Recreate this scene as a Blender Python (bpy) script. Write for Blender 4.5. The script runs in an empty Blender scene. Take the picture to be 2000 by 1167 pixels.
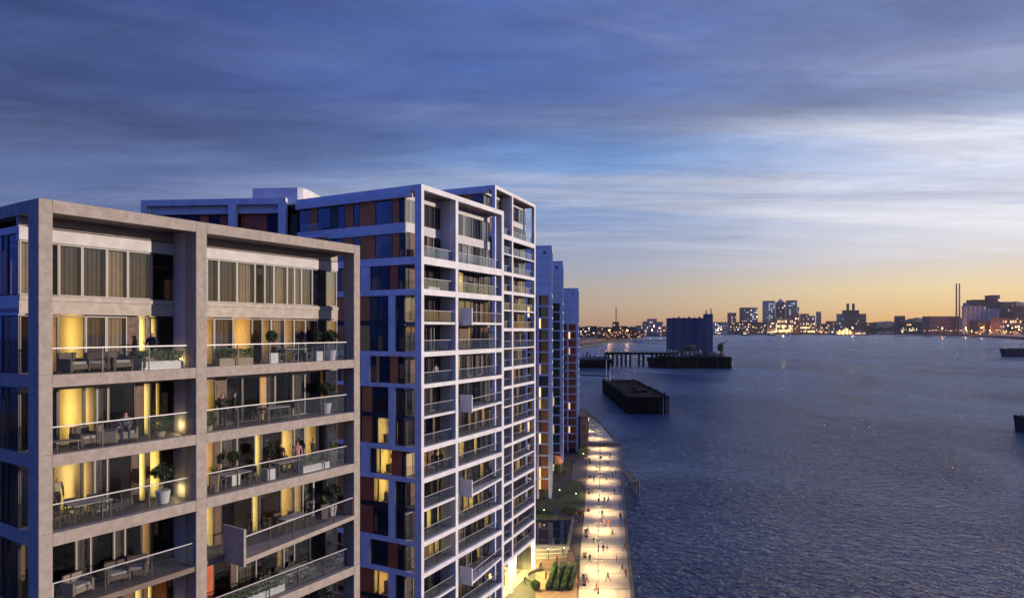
import bpy, bmesh, math, random
from mathutils import Vector, Matrix
R = math.radians
scene = bpy.context.scene
rng = random.Random(7)

# ------------------------------------------------------------------ camera
EYE = 42.0            # camera height above the promenade
WATER = -4.0          # river level
FOC, HOR = 1273.0, 644.0     # focal length and horizon row for a 2000 px wide frame
cam_data = bpy.data.cameras.new('camera')
cam = bpy.data.objects.new('camera', cam_data)
scene.collection.objects.link(cam)
cam.location = (0, 0, EYE)
cam.rotation_euler = (R(90), 0, 0)
cam_data.sensor_width = 36
cam_data.lens = FOC / 2000 * 36
cam_data.shift_y = (HOR - 583.5) / 2000
cam_data.clip_start = 0.1
cam_data.clip_end = 60000
scene.camera = cam

# ------------------------------------------------------------------ sun, exposure
SUN_AZ, SUN_EL = 92.0, 9.0     # azimuth clockwise from the view direction
sv = Vector((math.sin(R(SUN_AZ)) * math.cos(R(SUN_EL)), math.cos(R(SUN_AZ)) * math.cos(R(SUN_EL)), math.sin(R(SUN_EL))))
sl = bpy.data.lights.new('sun', 'SUN')
sl.energy = 3.9
sl.angle = R(0.6)
sl.color = (1.0, 0.80, 0.64)
sun = bpy.data.objects.new('sun', sl)
scene.collection.objects.link(sun)
sun.rotation_euler = sv.to_track_quat('Z', 'Y').to_euler()
scene.view_settings.view_transform = 'Standard'
scene.view_settings.look = 'None'
scene.view_settings.exposure = 0
scene.view_settings.gamma = 1
scene.render.engine = 'CYCLES'
try:
    scene.cycles.use_denoising = True
    scene.cycles.denoiser = 'OPENIMAGEDENOISE'
    scene.cycles.max_bounces = 8
    scene.cycles.diffuse_bounces = 3
    scene.cycles.glossy_bounces = 4
    scene.cycles.transparent_max_bounces = 24
    scene.cycles.caustics_reflective = False
    scene.cycles.caustics_refractive = False
    scene.cycles.sample_clamp_indirect = 2
    scene.cycles.sample_clamp_direct = 160
except Exception:
    pass

def srgb(r, g, b, k=1.0):
    f = lambda c: ((c / 255 + 0.055) / 1.055) ** 2.4 if c > 10.3 else c / 255 / 12.92
    return (f(r) * k, f(g) * k, f(b) * k, 1)

# ------------------------------------------------------------------ sky (world)
class NT:
    def __init__(s, tree):
        s.t = tree; s.n = tree.nodes; s.l = tree.links
    def put(s, sock, v):
        if hasattr(v, 'is_linked') or isinstance(v, bpy.types.NodeSocket):
            s.l.new(v, sock)
        else:
            try: sock.default_value = v
            except Exception: sock.default_value = (v, v, v)
    def math(s, op, a, b=0.0, c=0.0, clamp=False):
        n = s.n.new('ShaderNodeMath'); n.operation = op; n.use_clamp = clamp
        for i, v in enumerate((a, b, c)): s.put(n.inputs[i], v)
        return n.outputs[0]
    def vec(s, x, y, z):
        n = s.n.new('ShaderNodeCombineXYZ')
        for i, v in enumerate((x, y, z)): s.put(n.inputs[i], v)
        return n.outputs[0]
    def smooth(s, v, a, b, c=0.0, d=1.0):
        n = s.n.new('ShaderNodeMapRange'); n.interpolation_type = 'SMOOTHSTEP'
        for i, q in enumerate((v, a, b, c, d)): s.put(n.inputs[i], q)
        return n.outputs[0]
    def noise(s, v, scale, detail=4, rough=0.5, dist=0.0):
        n = s.n.new('ShaderNodeTexNoise')
        s.put(n.inputs['Vector'], v); n.inputs['Scale'].default_value = scale
        n.inputs['Detail'].default_value = detail; n.inputs['Roughness'].default_value = rough
        n.inputs['Distortion'].default_value = dist
        return n.outputs['Fac']
    def ramp(s, v, stops, interp='LINEAR'):
        n = s.n.new('ShaderNodeValToRGB'); s.put(n.inputs[0], v)
        e = n.color_ramp.elements; n.color_ramp.interpolation = interp
        while len(e) < len(stops): e.new(1.0)
        for i, (p, c) in enumerate(stops): e[i].position = p; e[i].color = c
        return n.outputs[0]
    def mix(s, f, a, b, mode='MIX'):
        n = s.n.new('ShaderNodeMix'); n.data_type = 'RGBA'; n.blend_type = mode
        s.put(n.inputs[0], f); s.put(n.inputs[6], a); s.put(n.inputs[7], b)
        return n.outputs[2]

world = bpy.data.worlds.new('World')
scene.world = world
world.use_nodes = True
wt = NT(world.node_tree)
for n in list(wt.n): wt.n.remove(n)
tc = wt.n.new('ShaderNodeTexCoord')
sep = wt.n.new('ShaderNodeSeparateXYZ'); wt.l.new(tc.outputs['Generated'], sep.inputs[0])
dx, dy, dz = sep.outputs
hl = wt.math('SQRT', wt.math('ADD', wt.math('MULTIPLY', dx, dx), wt.math('MULTIPLY', dy, dy)))
hl = wt.math('MAXIMUM', hl, 0.001)
gx, gy = math.sin(R(64)), math.cos(R(64))
cosg = wt.math('DIVIDE', wt.math('ADD', wt.math('MULTIPLY', dx, gx), wt.math('MULTIPLY', dy, gy)), hl)
el = wt.math('MAXIMUM', dz, 0.0)
E = lambda *a: [(p, srgb(*c)) for p, c in a]
# clear-sky colour by height: behind us, across the view, and towards the sunset
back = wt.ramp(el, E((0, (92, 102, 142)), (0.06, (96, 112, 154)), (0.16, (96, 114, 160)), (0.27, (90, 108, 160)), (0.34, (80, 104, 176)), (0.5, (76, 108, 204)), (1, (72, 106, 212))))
midr = wt.ramp(el, E((0, (184, 140, 102)), (0.03, (194, 168, 136)), (0.06, (188, 176, 164)), (0.095, (170, 174, 188)), (0.16, (146, 166, 206)), (0.25, (118, 154, 208)), (0.33, (94, 124, 188)), (0.5, (80, 112, 200)), (1, (72, 106, 212))))
warm = wt.ramp(el, E((0, (244, 172, 88)), (0.03, (250, 210, 140)), (0.055, (248, 222, 172)), (0.09, (228, 218, 210)), (0.12, (228, 228, 236)), (0.2, (214, 220, 240)), (0.28, (166, 184, 224)), (0.38, (116, 134, 190)), (0.6, (88, 120, 202)), (1, (72, 106, 212))))
deep = wt.ramp(el, E((0, (48, 78, 174)), (0.1, (52, 86, 204)), (0.3, (58, 98, 228)), (0.6, (68, 110, 232)), (1, (72, 110, 222))))  # unseen sky behind, made bluer and brighter to light the shaded walls
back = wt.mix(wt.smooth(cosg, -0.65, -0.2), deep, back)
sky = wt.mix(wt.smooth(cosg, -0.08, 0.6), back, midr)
wf = wt.smooth(cosg, 0.54, 0.94)
sky = wt.mix(wf, sky, warm)
# physical twilight sky blended in
ns = wt.n.new('ShaderNodeTexSky'); ns.sky_type = 'NISHITA'; ns.sun_disc = False
ns.sun_elevation = R(SUN_EL); ns.sun_rotation = R(SUN_AZ)
nis = wt.mix(1.0, ns.outputs[0], (0.06, 0.06, 0.06, 1), 'MULTIPLY')
sky = wt.mix(0.015, sky, nis)
# cloud plane coordinates
iz = wt.math('ADD', el, 0.03)
px = wt.math('DIVIDE', dx, iz)
py = wt.math('DIVIDE', dy, iz)
pl = wt.vec(px, py, 0.0)
# thin bright streaks low in the sky
st = wt.noise(wt.vec(wt.math('MULTIPLY', px, 0.20), wt.math('ADD', wt.math('MULTIPLY', py, 1.1), wt.math('MULTIPLY', px, -0.10)), 3.3), 1.0, 7, 0.62, 0.6)
stm = wt.smooth(st, 0.42, 0.64)
band = wt.math('MULTIPLY', wt.smooth(el, 0.075, 0.115), wt.smooth(el, 0.42, 0.20))
stm = wt.math('MULTIPLY', wt.math('MULTIPLY', stm, band), wt.smooth(cosg, -0.24, 0.76, 0.12, 0.9))
stc = wt.mix(wf, srgb(176, 186, 210), srgb(240, 238, 244))
sky = wt.mix(stm, sky, stc)
# dark streaks among them
s2 = wt.noise(wt.vec(wt.math('MULTIPLY', px, 0.16), wt.math('MULTIPLY', py, 0.9), 9.1), 1.3, 6, 0.6, 0.5)
s2m = wt.math('MULTIPLY', wt.math('MULTIPLY', wt.smooth(s2, 0.52, 0.74), wt.smooth(el, 0.09, 0.15)), 0.55)
s2c = wt.mix(wf, srgb(100, 122, 172), srgb(166, 168, 198))
sky = wt.mix(s2m, sky, s2c)
# the high grey deck, its edge lying across the view
dn = wt.noise(wt.vec(wt.math('MULTIPLY', px, 0.35), wt.math('MULTIPLY', py, 0.9), 0.0), 1.0, 6, 0.55, 0.4)
edge = wt.math('ADD', wt.math('ADD', py, wt.math('MULTIPLY', px, wt.math('ADD', 0.2, wt.math('MULTIPLY', px, 0.08)))), wt.math('MULTIPLY', dn, 2.0))
dm = wt.math('MULTIPLY', wt.smooth(edge, 4.6, 3.6), wt.smooth(py, -1.0, 0.9))
thin = wt.noise(wt.vec(wt.math('MULTIPLY', px, 0.45), wt.math('MULTIPLY', py, 0.8), 5.0), 1.1, 6, 0.6, 0.6)
dens = wt.smooth(thin, 0.28, 0.66, 0.35, 0.95)
rim = wt.smooth(edge, 3.0, 4.1)
dens = wt.math('MAXIMUM', dens, wt.math('MULTIPLY', rim, 0.75))
dm = wt.math('MULTIPLY', dm, dens)
dkl = wt.mix(rim, srgb(56, 72, 118), srgb(64, 77, 112))
dkm = wt.mix(rim, srgb(80, 103, 164), srgb(78, 96, 146))
dkr = wt.mix(rim, srgb(114, 130, 172), srgb(94, 100, 132))
dkc0 = wt.mix(wt.smooth(cosg, 0.37, 0.9), wt.mix(wt.smooth(cosg, -0.24, 0.46), dkl, dkm), dkr)
fs = wt.noise(wt.vec(wt.math('ADD', wt.math('MULTIPLY', px, 0.5), wt.math('MULTIPLY', py, 0.35)), wt.math('SUBTRACT', wt.math('MULTIPLY', py, 2.4), wt.math('MULTIPLY', px, 1.5)), 7.0), 1.0, 7, 0.62, 0.5)
fsm = wt.math('MULTIPLY', wt.smooth(fs, 0.47, 0.72), wt.smooth(cosg, 0.32, 0.83, 0.08, 0.55))
dkc = wt.mix(wt.math('MULTIPLY', fsm, wt.math('SUBTRACT', 1.0, wt.math('MULTIPLY', rim, 0.8))), dkc0, srgb(158, 168, 206))
sky = wt.mix(dm, sky, dkc)
mot = wt.noise(wt.vec(wt.math('ADD', wt.math('MULTIPLY', px, 0.9), wt.math('MULTIPLY', py, 0.3)), wt.math('MULTIPLY', py, 1.9), 2.0), 1.5, 9, 0.7, 0.5)
mk = wt.math('ADD', 1.0, wt.math('MULTIPLY', wt.math('SUBTRACT', mot, 0.5), wt.smooth(el, 0.08, 0.2, 0.0, 0.85)))
sky = wt.mix(1.0, sky, wt.vec(mk, mk, mk), 'MULTIPLY')
# below the horizon the world is just dim ground haze
sky = wt.mix(wt.smooth(dz, -0.004, -0.03), sky, srgb(40, 42, 60))
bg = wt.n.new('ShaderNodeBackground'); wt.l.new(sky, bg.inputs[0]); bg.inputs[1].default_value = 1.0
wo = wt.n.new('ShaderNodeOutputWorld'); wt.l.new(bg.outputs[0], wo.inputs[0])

# ------------------------------------------------------------------ materials
M = {}
def mat(name, col, rough=0.7, metal=0.0, var=0.12, scale=1.2, bump=0.0, bscale=20.0, emit=None, estr=0.0, spec=0.5, col2=None, streak=0.0):
    m = bpy.data.materials.new(name); m.use_nodes = True
    t = NT(m.node_tree); b = t.n['Principled BSDF']
    g = t.n.new('ShaderNodeNewGeometry')
    c = (*col, 1)
    d = (*col2, 1) if col2 else tuple(x * (1 - 2.2 * var) for x in col) + (1,)
    if var > 0 or col2:
        f = t.noise(g.outputs['Position'], scale, 5, 0.62)
        f = t.smooth(f, 0.3, 0.7)
        cc = t.mix(f, c, d)
        if streak:
            spz = t.n.new('ShaderNodeSeparateXYZ'); t.l.new(g.outputs['Position'], spz.inputs[0])
            sv_ = t.vec(t.math('MULTIPLY', spz.outputs[0], 3.0), t.math('MULTIPLY', spz.outputs[1], 3.0), t.math('MULTIPLY', spz.outputs[2], 0.22))
            sf = t.smooth(t.noise(sv_, 1.0, 6, 0.68), 0.5, 0.78, 0.0, streak)
            cc = t.mix(sf, cc, (0.12, 0.10, 0.09, 1))
        t.l.new(cc, b.inputs['Base Color'])
        f2 = t.noise(g.outputs['Position'], scale * 3.1, 3, 0.6)
        t.l.new(t.smooth(f2, 0.2, 0.8, max(0.02, rough - 0.12), min(1, rough + 0.12)), b.inputs['Roughness'])
    else:
        b.inputs['Base Color'].default_value = c
        b.inputs['Roughness'].default_value = rough
    b.inputs['Metallic'].default_value = metal
    b.inputs['Specular IOR Level'].default_value = spec
    if bump > 0:
        bp = t.n.new('ShaderNodeBump'); bp.inputs['Strength'].default_value = bump; bp.inputs['Distance'].default_value = 0.02
        t.l.new(t.noise(g.outputs['Position'], bscale, 4, 0.6), bp.inputs['Height'])
        t.l.new(bp.outputs[0], b.inputs['Normal'])
    if emit:
        b.inputs['Emission Color'].default_value = (*emit, 1)
        b.inputs['Emission Strength'].default_value = estr
        if name.startswith('glow'):     # lamps differ from one window to the next
            oi = t.n.new('ShaderNodeObjectInfo')
            t.l.new(t.math('MULTIPLY', t.math('ADD', t.math('MULTIPLY', oi.outputs['Random'], 1.3), 0.25), estr), b.inputs['Emission Strength'])
    M[name] = m
    return m

def glass(name, tint, base, top, rough=0.02):
    m = bpy.data.materials.new(name); m.use_nodes = True
    t = NT(m.node_tree)
    for n in list(t.n):
        if n.type != 'OUTPUT_MATERIAL': t.n.remove(n)
    out = [n for n in t.n if n.type == 'OUTPUT_MATERIAL'][0]
    tr = t.n.new('ShaderNodeBsdfTransparent'); tr.inputs[0].default_value = (*tint, 1)
    gl = t.n.new('ShaderNodeBsdfGlossy'); gl.inputs['Roughness'].default_value = rough
    gl.inputs['Color'].default_value = (0.9, 0.95, 1, 1)
    lw = t.n.new('ShaderNodeFresnel'); lw.inputs[0].default_value = 1.5
    f = t.smooth(lw.outputs[0], 0.03, 0.6, base, top)
    mx = t.n.new('ShaderNodeMixShader')
    t.l.new(f, mx.inputs[0]); t.l.new(tr.outputs[0], mx.inputs[1]); t.l.new(gl.outputs[0], mx.inputs[2])
    t.l.new(mx.outputs[0], out.inputs[0])
    M[name] = m

mat('stone', (0.40, 0.35, 0.305), 0.75, scale=3.2, bump=0.3, bscale=14, col2=(0.31, 0.265, 0.22), streak=0.3)
mat('concrete', (0.74, 0.74, 0.77), 0.6, var=0.09, scale=0.9, bump=0.1, bscale=8, streak=0.16)
mat('render_white', (0.56, 0.56, 0.59), 0.6, var=0.05, scale=0.8)
mat('render_hazed', (0.80, 0.80, 0.82), 0.6, var=0.05, scale=0.8)  # whiter copy of the render, aerial lightening put into its colour
mat('spandrel', (0.40, 0.35, 0.29), 0.55, var=0.05, scale=1.0)
mat('floor_tile', (0.17, 0.16, 0.165), 0.55, var=0.12, scale=1.5)
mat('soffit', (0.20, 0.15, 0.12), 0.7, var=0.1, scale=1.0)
mat('frame_dark', (0.05, 0.045, 0.045), 0.4, metal=0.6, var=0)
mat('frame_light', (0.42, 0.40, 0.38), 0.55, metal=0.0, var=0)
mat('rail_metal', (0.46, 0.45, 0.46), 0.45, metal=0.3, var=0)
mat('orange_panel', (0.66, 0.21, 0.035), 0.55, var=0.12, scale=0.7)
mat('rust_panel', (0.54, 0.12, 0.035), 0.55, var=0.14, scale=0.7)
mat('ochre_panel', (0.62, 0.32, 0.07), 0.55, var=0.14, scale=0.7)
mat('timber', (0.14, 0.075, 0.045), 0.6, var=0.2, scale=2.0)
mat('olive_panel', (0.07, 0.08, 0.05), 0.5, var=0.15, scale=0.7)
mat('room_paint', (0.74, 0.62, 0.42), 0.8, var=0.05, scale=0.8)
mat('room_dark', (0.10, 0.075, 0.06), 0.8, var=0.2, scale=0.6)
mat('curtain', (0.14, 0.12, 0.11), 0.9, var=0.12, scale=1.4)
mat('curtain_sunset', (0.42, 0.35, 0.26), 0.9, var=0.1, scale=1.4)  # pale curtain; warm tone also stands in for sunset reflected in upper panes
mat('lamp_glow', (1, 0.8, 0.5), 0.5, var=0, emit=(1.0, 0.74, 0.36), estr=14)
mat('lobby_glow', (1, 0.9, 0.5), 0.5, var=0, emit=(1.0, 0.82, 0.34), estr=5)
mat('white_planter', (0.72, 0.71, 0.72), 0.5, var=0.05)
mat('tan_planter', (0.42, 0.33, 0.22), 0.7, var=0.1, scale=3)
mat('wicker', (0.22, 0.16, 0.12), 0.8, var=0.25, scale=30, bump=0.5, bscale=60)
mat('wicker_pale', (0.42, 0.33, 0.25), 0.8, var=0.25, scale=30, bump=0.5, bscale=60)
mat('cushion', (0.50, 0.46, 0.42), 0.9, var=0.1, scale=4)
mat('dark_wood', (0.07, 0.05, 0.04), 0.5, var=0.2, scale=5)
mat('leaf', (0.055, 0.11, 0.022), 0.6, var=0.30, scale=7, col2=(0.025, 0.055, 0.014))
mat('leaf_bright', (0.14, 0.20, 0.03), 0.6, scale=6, col2=(0.05, 0.10, 0.02))
mat('leaf_dark', (0.028, 0.055, 0.018), 0.6, scale=5, col2=(0.012, 0.026, 0.010))
mat('bark', (0.09, 0.065, 0.045), 0.9, var=0.2, scale=5)
mat('soil', (0.05, 0.035, 0.025), 0.95, var=0.2, scale=5)
mat('picture', (0.10, 0.09, 0.08), 0.5, var=0.3, scale=5)
mat('land', (0.075, 0.065, 0.055), 0.9, var=0.25, scale=0.05)
mat('paving', (0.42, 0.36, 0.29), 0.75, var=0.12, scale=0.4, bump=0.2, bscale=3)
mat('paving_mid', (0.30, 0.25, 0.20), 0.8, var=0.15, scale=0.5)
mat('paving_dark', (0.17, 0.14, 0.12), 0.8, var=0.15, scale=0.5)
mat('terrace', (0.30, 0.17, 0.11), 0.75, var=0.15, scale=0.8)
mat('lawn', (0.055, 0.075, 0.018), 0.95, col2=(0.075, 0.06, 0.02), scale=0.35, bump=0.4, bscale=3)
mat('quay', (0.16, 0.14, 0.12), 0.85, var=0.25, scale=0.6, bump=0.4, bscale=2)
mat('steel_dark', (0.04, 0.04, 0.045), 0.5, metal=0.5, var=0)
mat('pile', (0.018, 0.016, 0.014), 0.95, var=0.3, scale=0.5, spec=0.15)
mat('deck_dark', (0.009, 0.008, 0.008), 0.95, var=0.3, scale=0.2, spec=0.1)
mat('blue_clad', (0.075, 0.095, 0.165), 0.6, var=0.15, scale=0.12)
mat('blue_clad_deep', (0.05, 0.066, 0.12), 0.6, var=0.15, scale=0.12)
mat('hull', (0.05, 0.035, 0.03), 0.7, var=0.25, scale=0.3)
mat('hull_brown', (0.10, 0.07, 0.06), 0.7, var=0.25, scale=0.3)
mat('ship_white', (0.5, 0.5, 0.52), 0.6, var=0.1, scale=0.3)
mat('far_dark', (0.13, 0.08, 0.07), 0.9, var=0.3, scale=0.01)  # far wall tones from here are lightened to stand in for haze
mat('far_brown', (0.34, 0.19, 0.14), 0.9, var=0.25, scale=0.02)
mat('far_grey', (0.42, 0.36, 0.35), 0.6, var=0.2, scale=0.02)
mat('far_glass', (0.28, 0.34, 0.33), 0.3, var=0.2, scale=0.02)
mat('silo', (0.60, 0.46, 0.37), 0.7, var=0.12, scale=0.05)
mat('far_trees', (0.05, 0.042, 0.030), 0.95, var=0.3, scale=0.02)
mat('shore', (0.085, 0.085, 0.055), 0.95, var=0.25, scale=0.01)
mat('glow_white', (1, 1, 1), 0.5, var=0, emit=(0.95, 1.0, 0.92), estr=0.8)
mat('glow_warm', (1, 0.8, 0.5), 0.5, var=0, emit=(1.0, 0.62, 0.25), estr=1.2)
mat('glow_amber', (1, 0.5, 0.2), 0.5, var=0, emit=(1.0, 0.42, 0.13), estr=1.3)
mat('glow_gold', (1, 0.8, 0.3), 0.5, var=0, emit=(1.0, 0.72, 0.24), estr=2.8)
mat('glow_pale', (1, 0.9, 0.8), 0.5, var=0, emit=(1.0, 0.86, 0.66), estr=2.4)
mat('glow_teal', (0.6, 0.9, 0.8), 0.5, var=0, emit=(0.50, 0.72, 0.58), estr=0.75)
mat('promenade_lamp', (1, 0.9, 0.6), 0.5, var=0, emit=(1.0, 0.85, 0.5), estr=12)
mat('orange_canvas', (0.62, 0.24, 0.09), 0.8, var=0.08, scale=1)
for nm, c in (('skin', (0.46, 0.29, 0.21)), ('hair', (0.03, 0.022, 0.018)), ('navy', (0.02, 0.025, 0.05)), ('black_cloth', (0.014, 0.013, 0.015)),
              ('grey_cloth', (0.12, 0.12, 0.13)), ('white_cloth', (0.55, 0.54, 0.53)), ('pink_cloth', (0.48, 0.25, 0.24)), ('red_cloth', (0.30, 0.05, 0.03)),
              ('brown_cloth', (0.12, 0.07, 0.045)), ('denim', (0.04, 0.06, 0.12)), ('orange_cloth', (0.45, 0.14, 0.03)), ('tan_cloth', (0.32, 0.24, 0.16)), ('green_cloth', (0.05, 0.09, 0.05))):
    mat(nm, c, 0.85, var=0.1, scale=8)
glass('pane_glass', (0.86, 0.85, 0.82), 0.035, 0.55)
glass('pane_dark', (0.66, 0.65, 0.64), 0.022, 0.5)
glass('rail_glass', (0.90, 0.92, 0.92), 0.02, 0.28)

def water_material():
    m = bpy.data.materials.new('river_water'); m.use_nodes = True
    t = NT(m.node_tree); b = t.n['Principled BSDF']
    g = t.n.new('ShaderNodeNewGeometry')
    sp = t.n.new('ShaderNodeSeparateXYZ'); t.l.new(g.outputs['Position'], sp.inputs[0])
    x, y = sp.outputs[0], sp.outputs[1]
    patch = t.noise(t.vec(t.math('MULTIPLY', x, 0.6), t.math('MULTIPLY', y, 0.35), 0), 0.012, 4, 0.6, 0.8)
    w1 = t.noise(t.vec(t.math('ADD', x, t.math('MULTIPLY', y, 0.15)), t.math('MULTIPLY', y, 1.25), 0), 0.42, 3, 0.55, 0.7)
    w2 = t.noise(t.vec(x, t.math('MULTIPLY', y, 1.4), 4), 1.25, 3, 0.55, 0.4)
    w3 = t.noise(t.vec(x, y, 8), 0.07, 2, 0.5, 0.3)
    h = t.math('ADD', t.math('ADD', t.math('MULTIPLY', w1, 1.5), t.math('MULTIPLY', w2, 0.4)), t.math('MULTIPLY', w3, 1.6))
    bp = t.n.new('ShaderNodeBump'); bp.inputs['Distance'].default_value = 1.5
    t.l.new(t.smooth(patch, 0.3, 0.75, 1.0, 0.7), bp.inputs['Strength'])
    t.l.new(h, bp.inputs['Height'])
    # surface reflection by Fresnel over the blue-grey body of the water
    di = t.n.new('ShaderNodeBsdfDiffuse'); di.inputs[0].default_value = (0.014, 0.040, 0.115, 1)
    gl = t.n.new('ShaderNodeBsdfGlossy'); gl.inputs['Color'].default_value = (0.84, 0.91, 1.0, 1)
    t.l.new(t.smooth(patch, 0.35, 0.68, 0.16, 0.30), gl.inputs['Roughness'])
    fr = t.n.new('ShaderNodeFresnel'); fr.inputs[0].default_value = 1.33
    for q in (di, gl, fr): t.l.new(bp.outputs[0], q.inputs['Normal'])
    mx = t.n.new('ShaderNodeMixShader')
    t.l.new(fr.outputs[0], mx.inputs[0]); t.l.new(di.outputs[0], mx.inputs[1]); t.l.new(gl.outputs[0], mx.inputs[2])
    out = [n for n in t.n if n.type == 'OUTPUT_MATERIAL'][0]
    t.l.new(mx.outputs[0], out.inputs[0]); t.n.remove(b)
    M['river_water'] = m
water_material()
def pool_material():
    m = mat('pool_water', (0.02, 0.03, 0.04), 0.03, var=0)
pool_material()

# ------------------------------------------------------------------ helpers
COL = scene.collection
def link(o, parent=None):
    COL.objects.link(o)
    if parent is not None: o.parent = parent
    return o
def props(o, label=None, cat=None, group=None, kind=None):
    if label: o['label'] = label
    if cat: o['category'] = cat
    if group: o['group'] = group
    if kind: o['kind'] = kind
    return o
def empty(name, loc, rz=0.0):
    o = bpy.data.objects.new(name, None)
    o.empty_display_size = 0.3
    COL.objects.link(o); o.location = loc; o.rotation_euler = (0, 0, rz)
    return o
_boxes = {}
def box_mesh(m, a, b, c, bev=0.0):
    key = (m, round(a, 3), round(b, 3), round(c, 3), bev)
    if key in _boxes: return _boxes[key]
    me = bpy.data.meshes.new('box')
    vs = [(i, j, k) for k in (0, c) for j in (0, b) for i in (0, a)]
    me.from_pydata(vs, [], [(0, 2, 3, 1), (4, 5, 7, 6), (0, 1, 5, 4), (2, 6, 7, 3), (0, 4, 6, 2), (1, 3, 7, 5)])
    if bev:
        bm = bmesh.new(); bm.from_mesh(me)
        bmesh.ops.bevel(bm, geom=bm.edges[:], offset=bev, segments=1, affect='EDGES')
        bm.to_mesh(me); bm.free()
    me.materials.append(M[m])
    _boxes[key] = me
    return me
def box(par, name, m, x0, x1, y0, y1, z0, z1, bev=0.0):
    o = bpy.data.objects.new(name, box_mesh(m, x1 - x0, y1 - y0, z1 - z0, bev))
    link(o, par); o.location = (x0, y0, z0)
    return o
def mesh_obj(name, bm, m, par=None, smooth=False):
    me = bpy.data.meshes.new(name)
    bm.normal_update()
    bm.to_mesh(me); bm.free()
    for q in (m if isinstance(m, (list, tuple)) else [m]): me.materials.append(M[q])
    if smooth:
        for p in me.polygons: p.use_smooth = True
    return link(bpy.data.objects.new(name, me), par)
def add_box(bm, x0, x1, y0, y1, z0, z1, mi=0):
    v = [bm.verts.new((i, j, k)) for k in (z0, z1) for j in (y0, y1) for i in (x0, x1)]
    for f in ((0, 2, 3, 1), (4, 5, 7, 6), (0, 1, 5, 4), (2, 6, 7, 3), (0, 4, 6, 2), (1, 3, 7, 5)):
        bm.faces.new([v[i] for i in f]).material_index = mi
def add_cyl(bm, c, r0, r1, z0, z1, n=12, mi=0, cap=True):
    a = [bm.verts.new((c[0] + r0 * math.cos(2 * math.pi * i / n), c[1] + r0 * math.sin(2 * math.pi * i / n), z0)) for i in range(n)]
    b = [bm.verts.new((c[0] + r1 * math.cos(2 * math.pi * i / n), c[1] + r1 * math.sin(2 * math.pi * i / n), z1)) for i in range(n)]
    for i in range(n):
        bm.faces.new((a[i], a[(i + 1) % n], b[(i + 1) % n], b[i])).material_index = mi
    if cap:
        bm.faces.new(b).material_index = mi; bm.faces.new(a[::-1]).material_index = mi
def add_tube(bm, p, q, r0, r1, n=6, mi=0):
    p, q = Vector(p), Vector(q); d = (q - p)
    if d.length < 1e-6: return
    M3 = d.to_track_quat('Z', 'Y').to_matrix()
    a, b = [], []
    for i in range(n):
        u = Vector((math.cos(2 * math.pi * i / n), math.sin(2 * math.pi * i / n), 0))
        a.append(bm.verts.new(p + M3 @ (u * r0))); b.append(bm.verts.new(q + M3 @ (u * r1)))
    for i in range(n):
        bm.faces.new((a[i], a[(i + 1) % n], b[(i + 1) % n], b[i])).material_index = mi
    bm.faces.new(b).material_index = mi; bm.faces.new(a[::-1]).material_index = mi
def cyl(par, name, m, c, r0, r1, z0, z1, n=14):
    bm = bmesh.new(); add_cyl(bm, c, r0, r1, z0, z1, n)
    return mesh_obj(name, bm, m, par)
def sheet(name, pts, z, m, kind='structure'):
    bm = bmesh.new()
    f = bm.faces.new([bm.verts.new((x, y, z)) for x, y in pts])
    if f.calc_area() and f.normal.z < 0: f.normal_flip()
    bm.normal_update()
    if bm.faces and list(bm.faces)[0].normal.z < 0: bmesh.ops.reverse_faces(bm, faces=bm.faces[:])
    bmesh.ops.triangulate(bm, faces=bm.faces[:])
    o = mesh_obj(name, bm, m)
    if kind: o['kind'] = kind
    return o
def solid(name, pts, z0, z1, m, par=None):
    bm = bmesh.new()
    a = [bm.verts.new((x, y, z0)) for x, y in pts]; b = [bm.verts.new((x, y, z1)) for x, y in pts]
    n = len(pts)
    for i in range(n): bm.faces.new((a[i], a[(i + 1) % n], b[(i + 1) % n], b[i]))
    bm.faces.new(b); bm.faces.new(a[::-1])
    bmesh.ops.recalc_face_normals(bm, faces=bm.faces[:])
    return mesh_obj(name, bm, m, par)
def gp(x, y, z=0.0):
    """ground point (metres) of the photograph's pixel, for a surface at height z"""
    D = (EYE - z) * FOC / (y - HOR)
    return ((x - 1000) / FOC * D, D)
def point_light(par, loc, energy, col, radius=0.15, name='room_light'):
    l = bpy.data.lights.new(name, 'POINT'); l.energy = energy; l.color = col; l.shadow_soft_size = radius
    o = bpy.data.objects.new(name, l); link(o, par); o.location = loc
    return o
# ------------------------------------------------------------------ tower kit
_cache = {}
def ring_mesh(w, h, ax, m, b=0.05, d=0.07):
    key = ('ring', round(w, 3), round(h, 3), ax, m)
    if key in _cache: return _cache[key]
    bm = bmesh.new()
    for (a0, a1, z0, z1) in ((0, b, 0, h), (w - b, w, 0, h), (b, w - b, 0, b), (b, w - b, h - b, h)):
        if ax == 'x': add_box(bm, a0, a1, 0, d, z0, z1)
        else: add_box(bm, 0, d, a0, a1, z0, z1)
    me = bpy.data.meshes.new('window'); bm.to_mesh(me); bm.free(); me.materials.append(M[m])
    _cache[key] = me
    return me
def curtain_mesh(w, h, ax, m):
    key = ('cur', round(w, 2), round(h, 2), ax, m)
    if key in _cache: return _cache[key]
    bm = bmesh.new(); n = max(8, int(w / 0.045))
    prev = None
    for i in range(n + 1):
        t = w * i / n; o = 0.035 * math.sin(i * 1.55) + 0.012 * math.sin(i * 0.7)
        p = (t, o) if ax == 'x' else (o, t)
        a = bm.verts.new((p[0], p[1], 0)); b = bm.verts.new((p[0], p[1], h))
        if prev: bm.faces.new((prev[0], a, b, prev[1]))
        prev = (a, b)
    me = bpy.data.meshes.new('curtain'); bm.to_mesh(me); bm.free(); me.materials.append(M[m])
    for p in me.polygons: p.use_smooth = True
    _cache[key] = me
    return me

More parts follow.
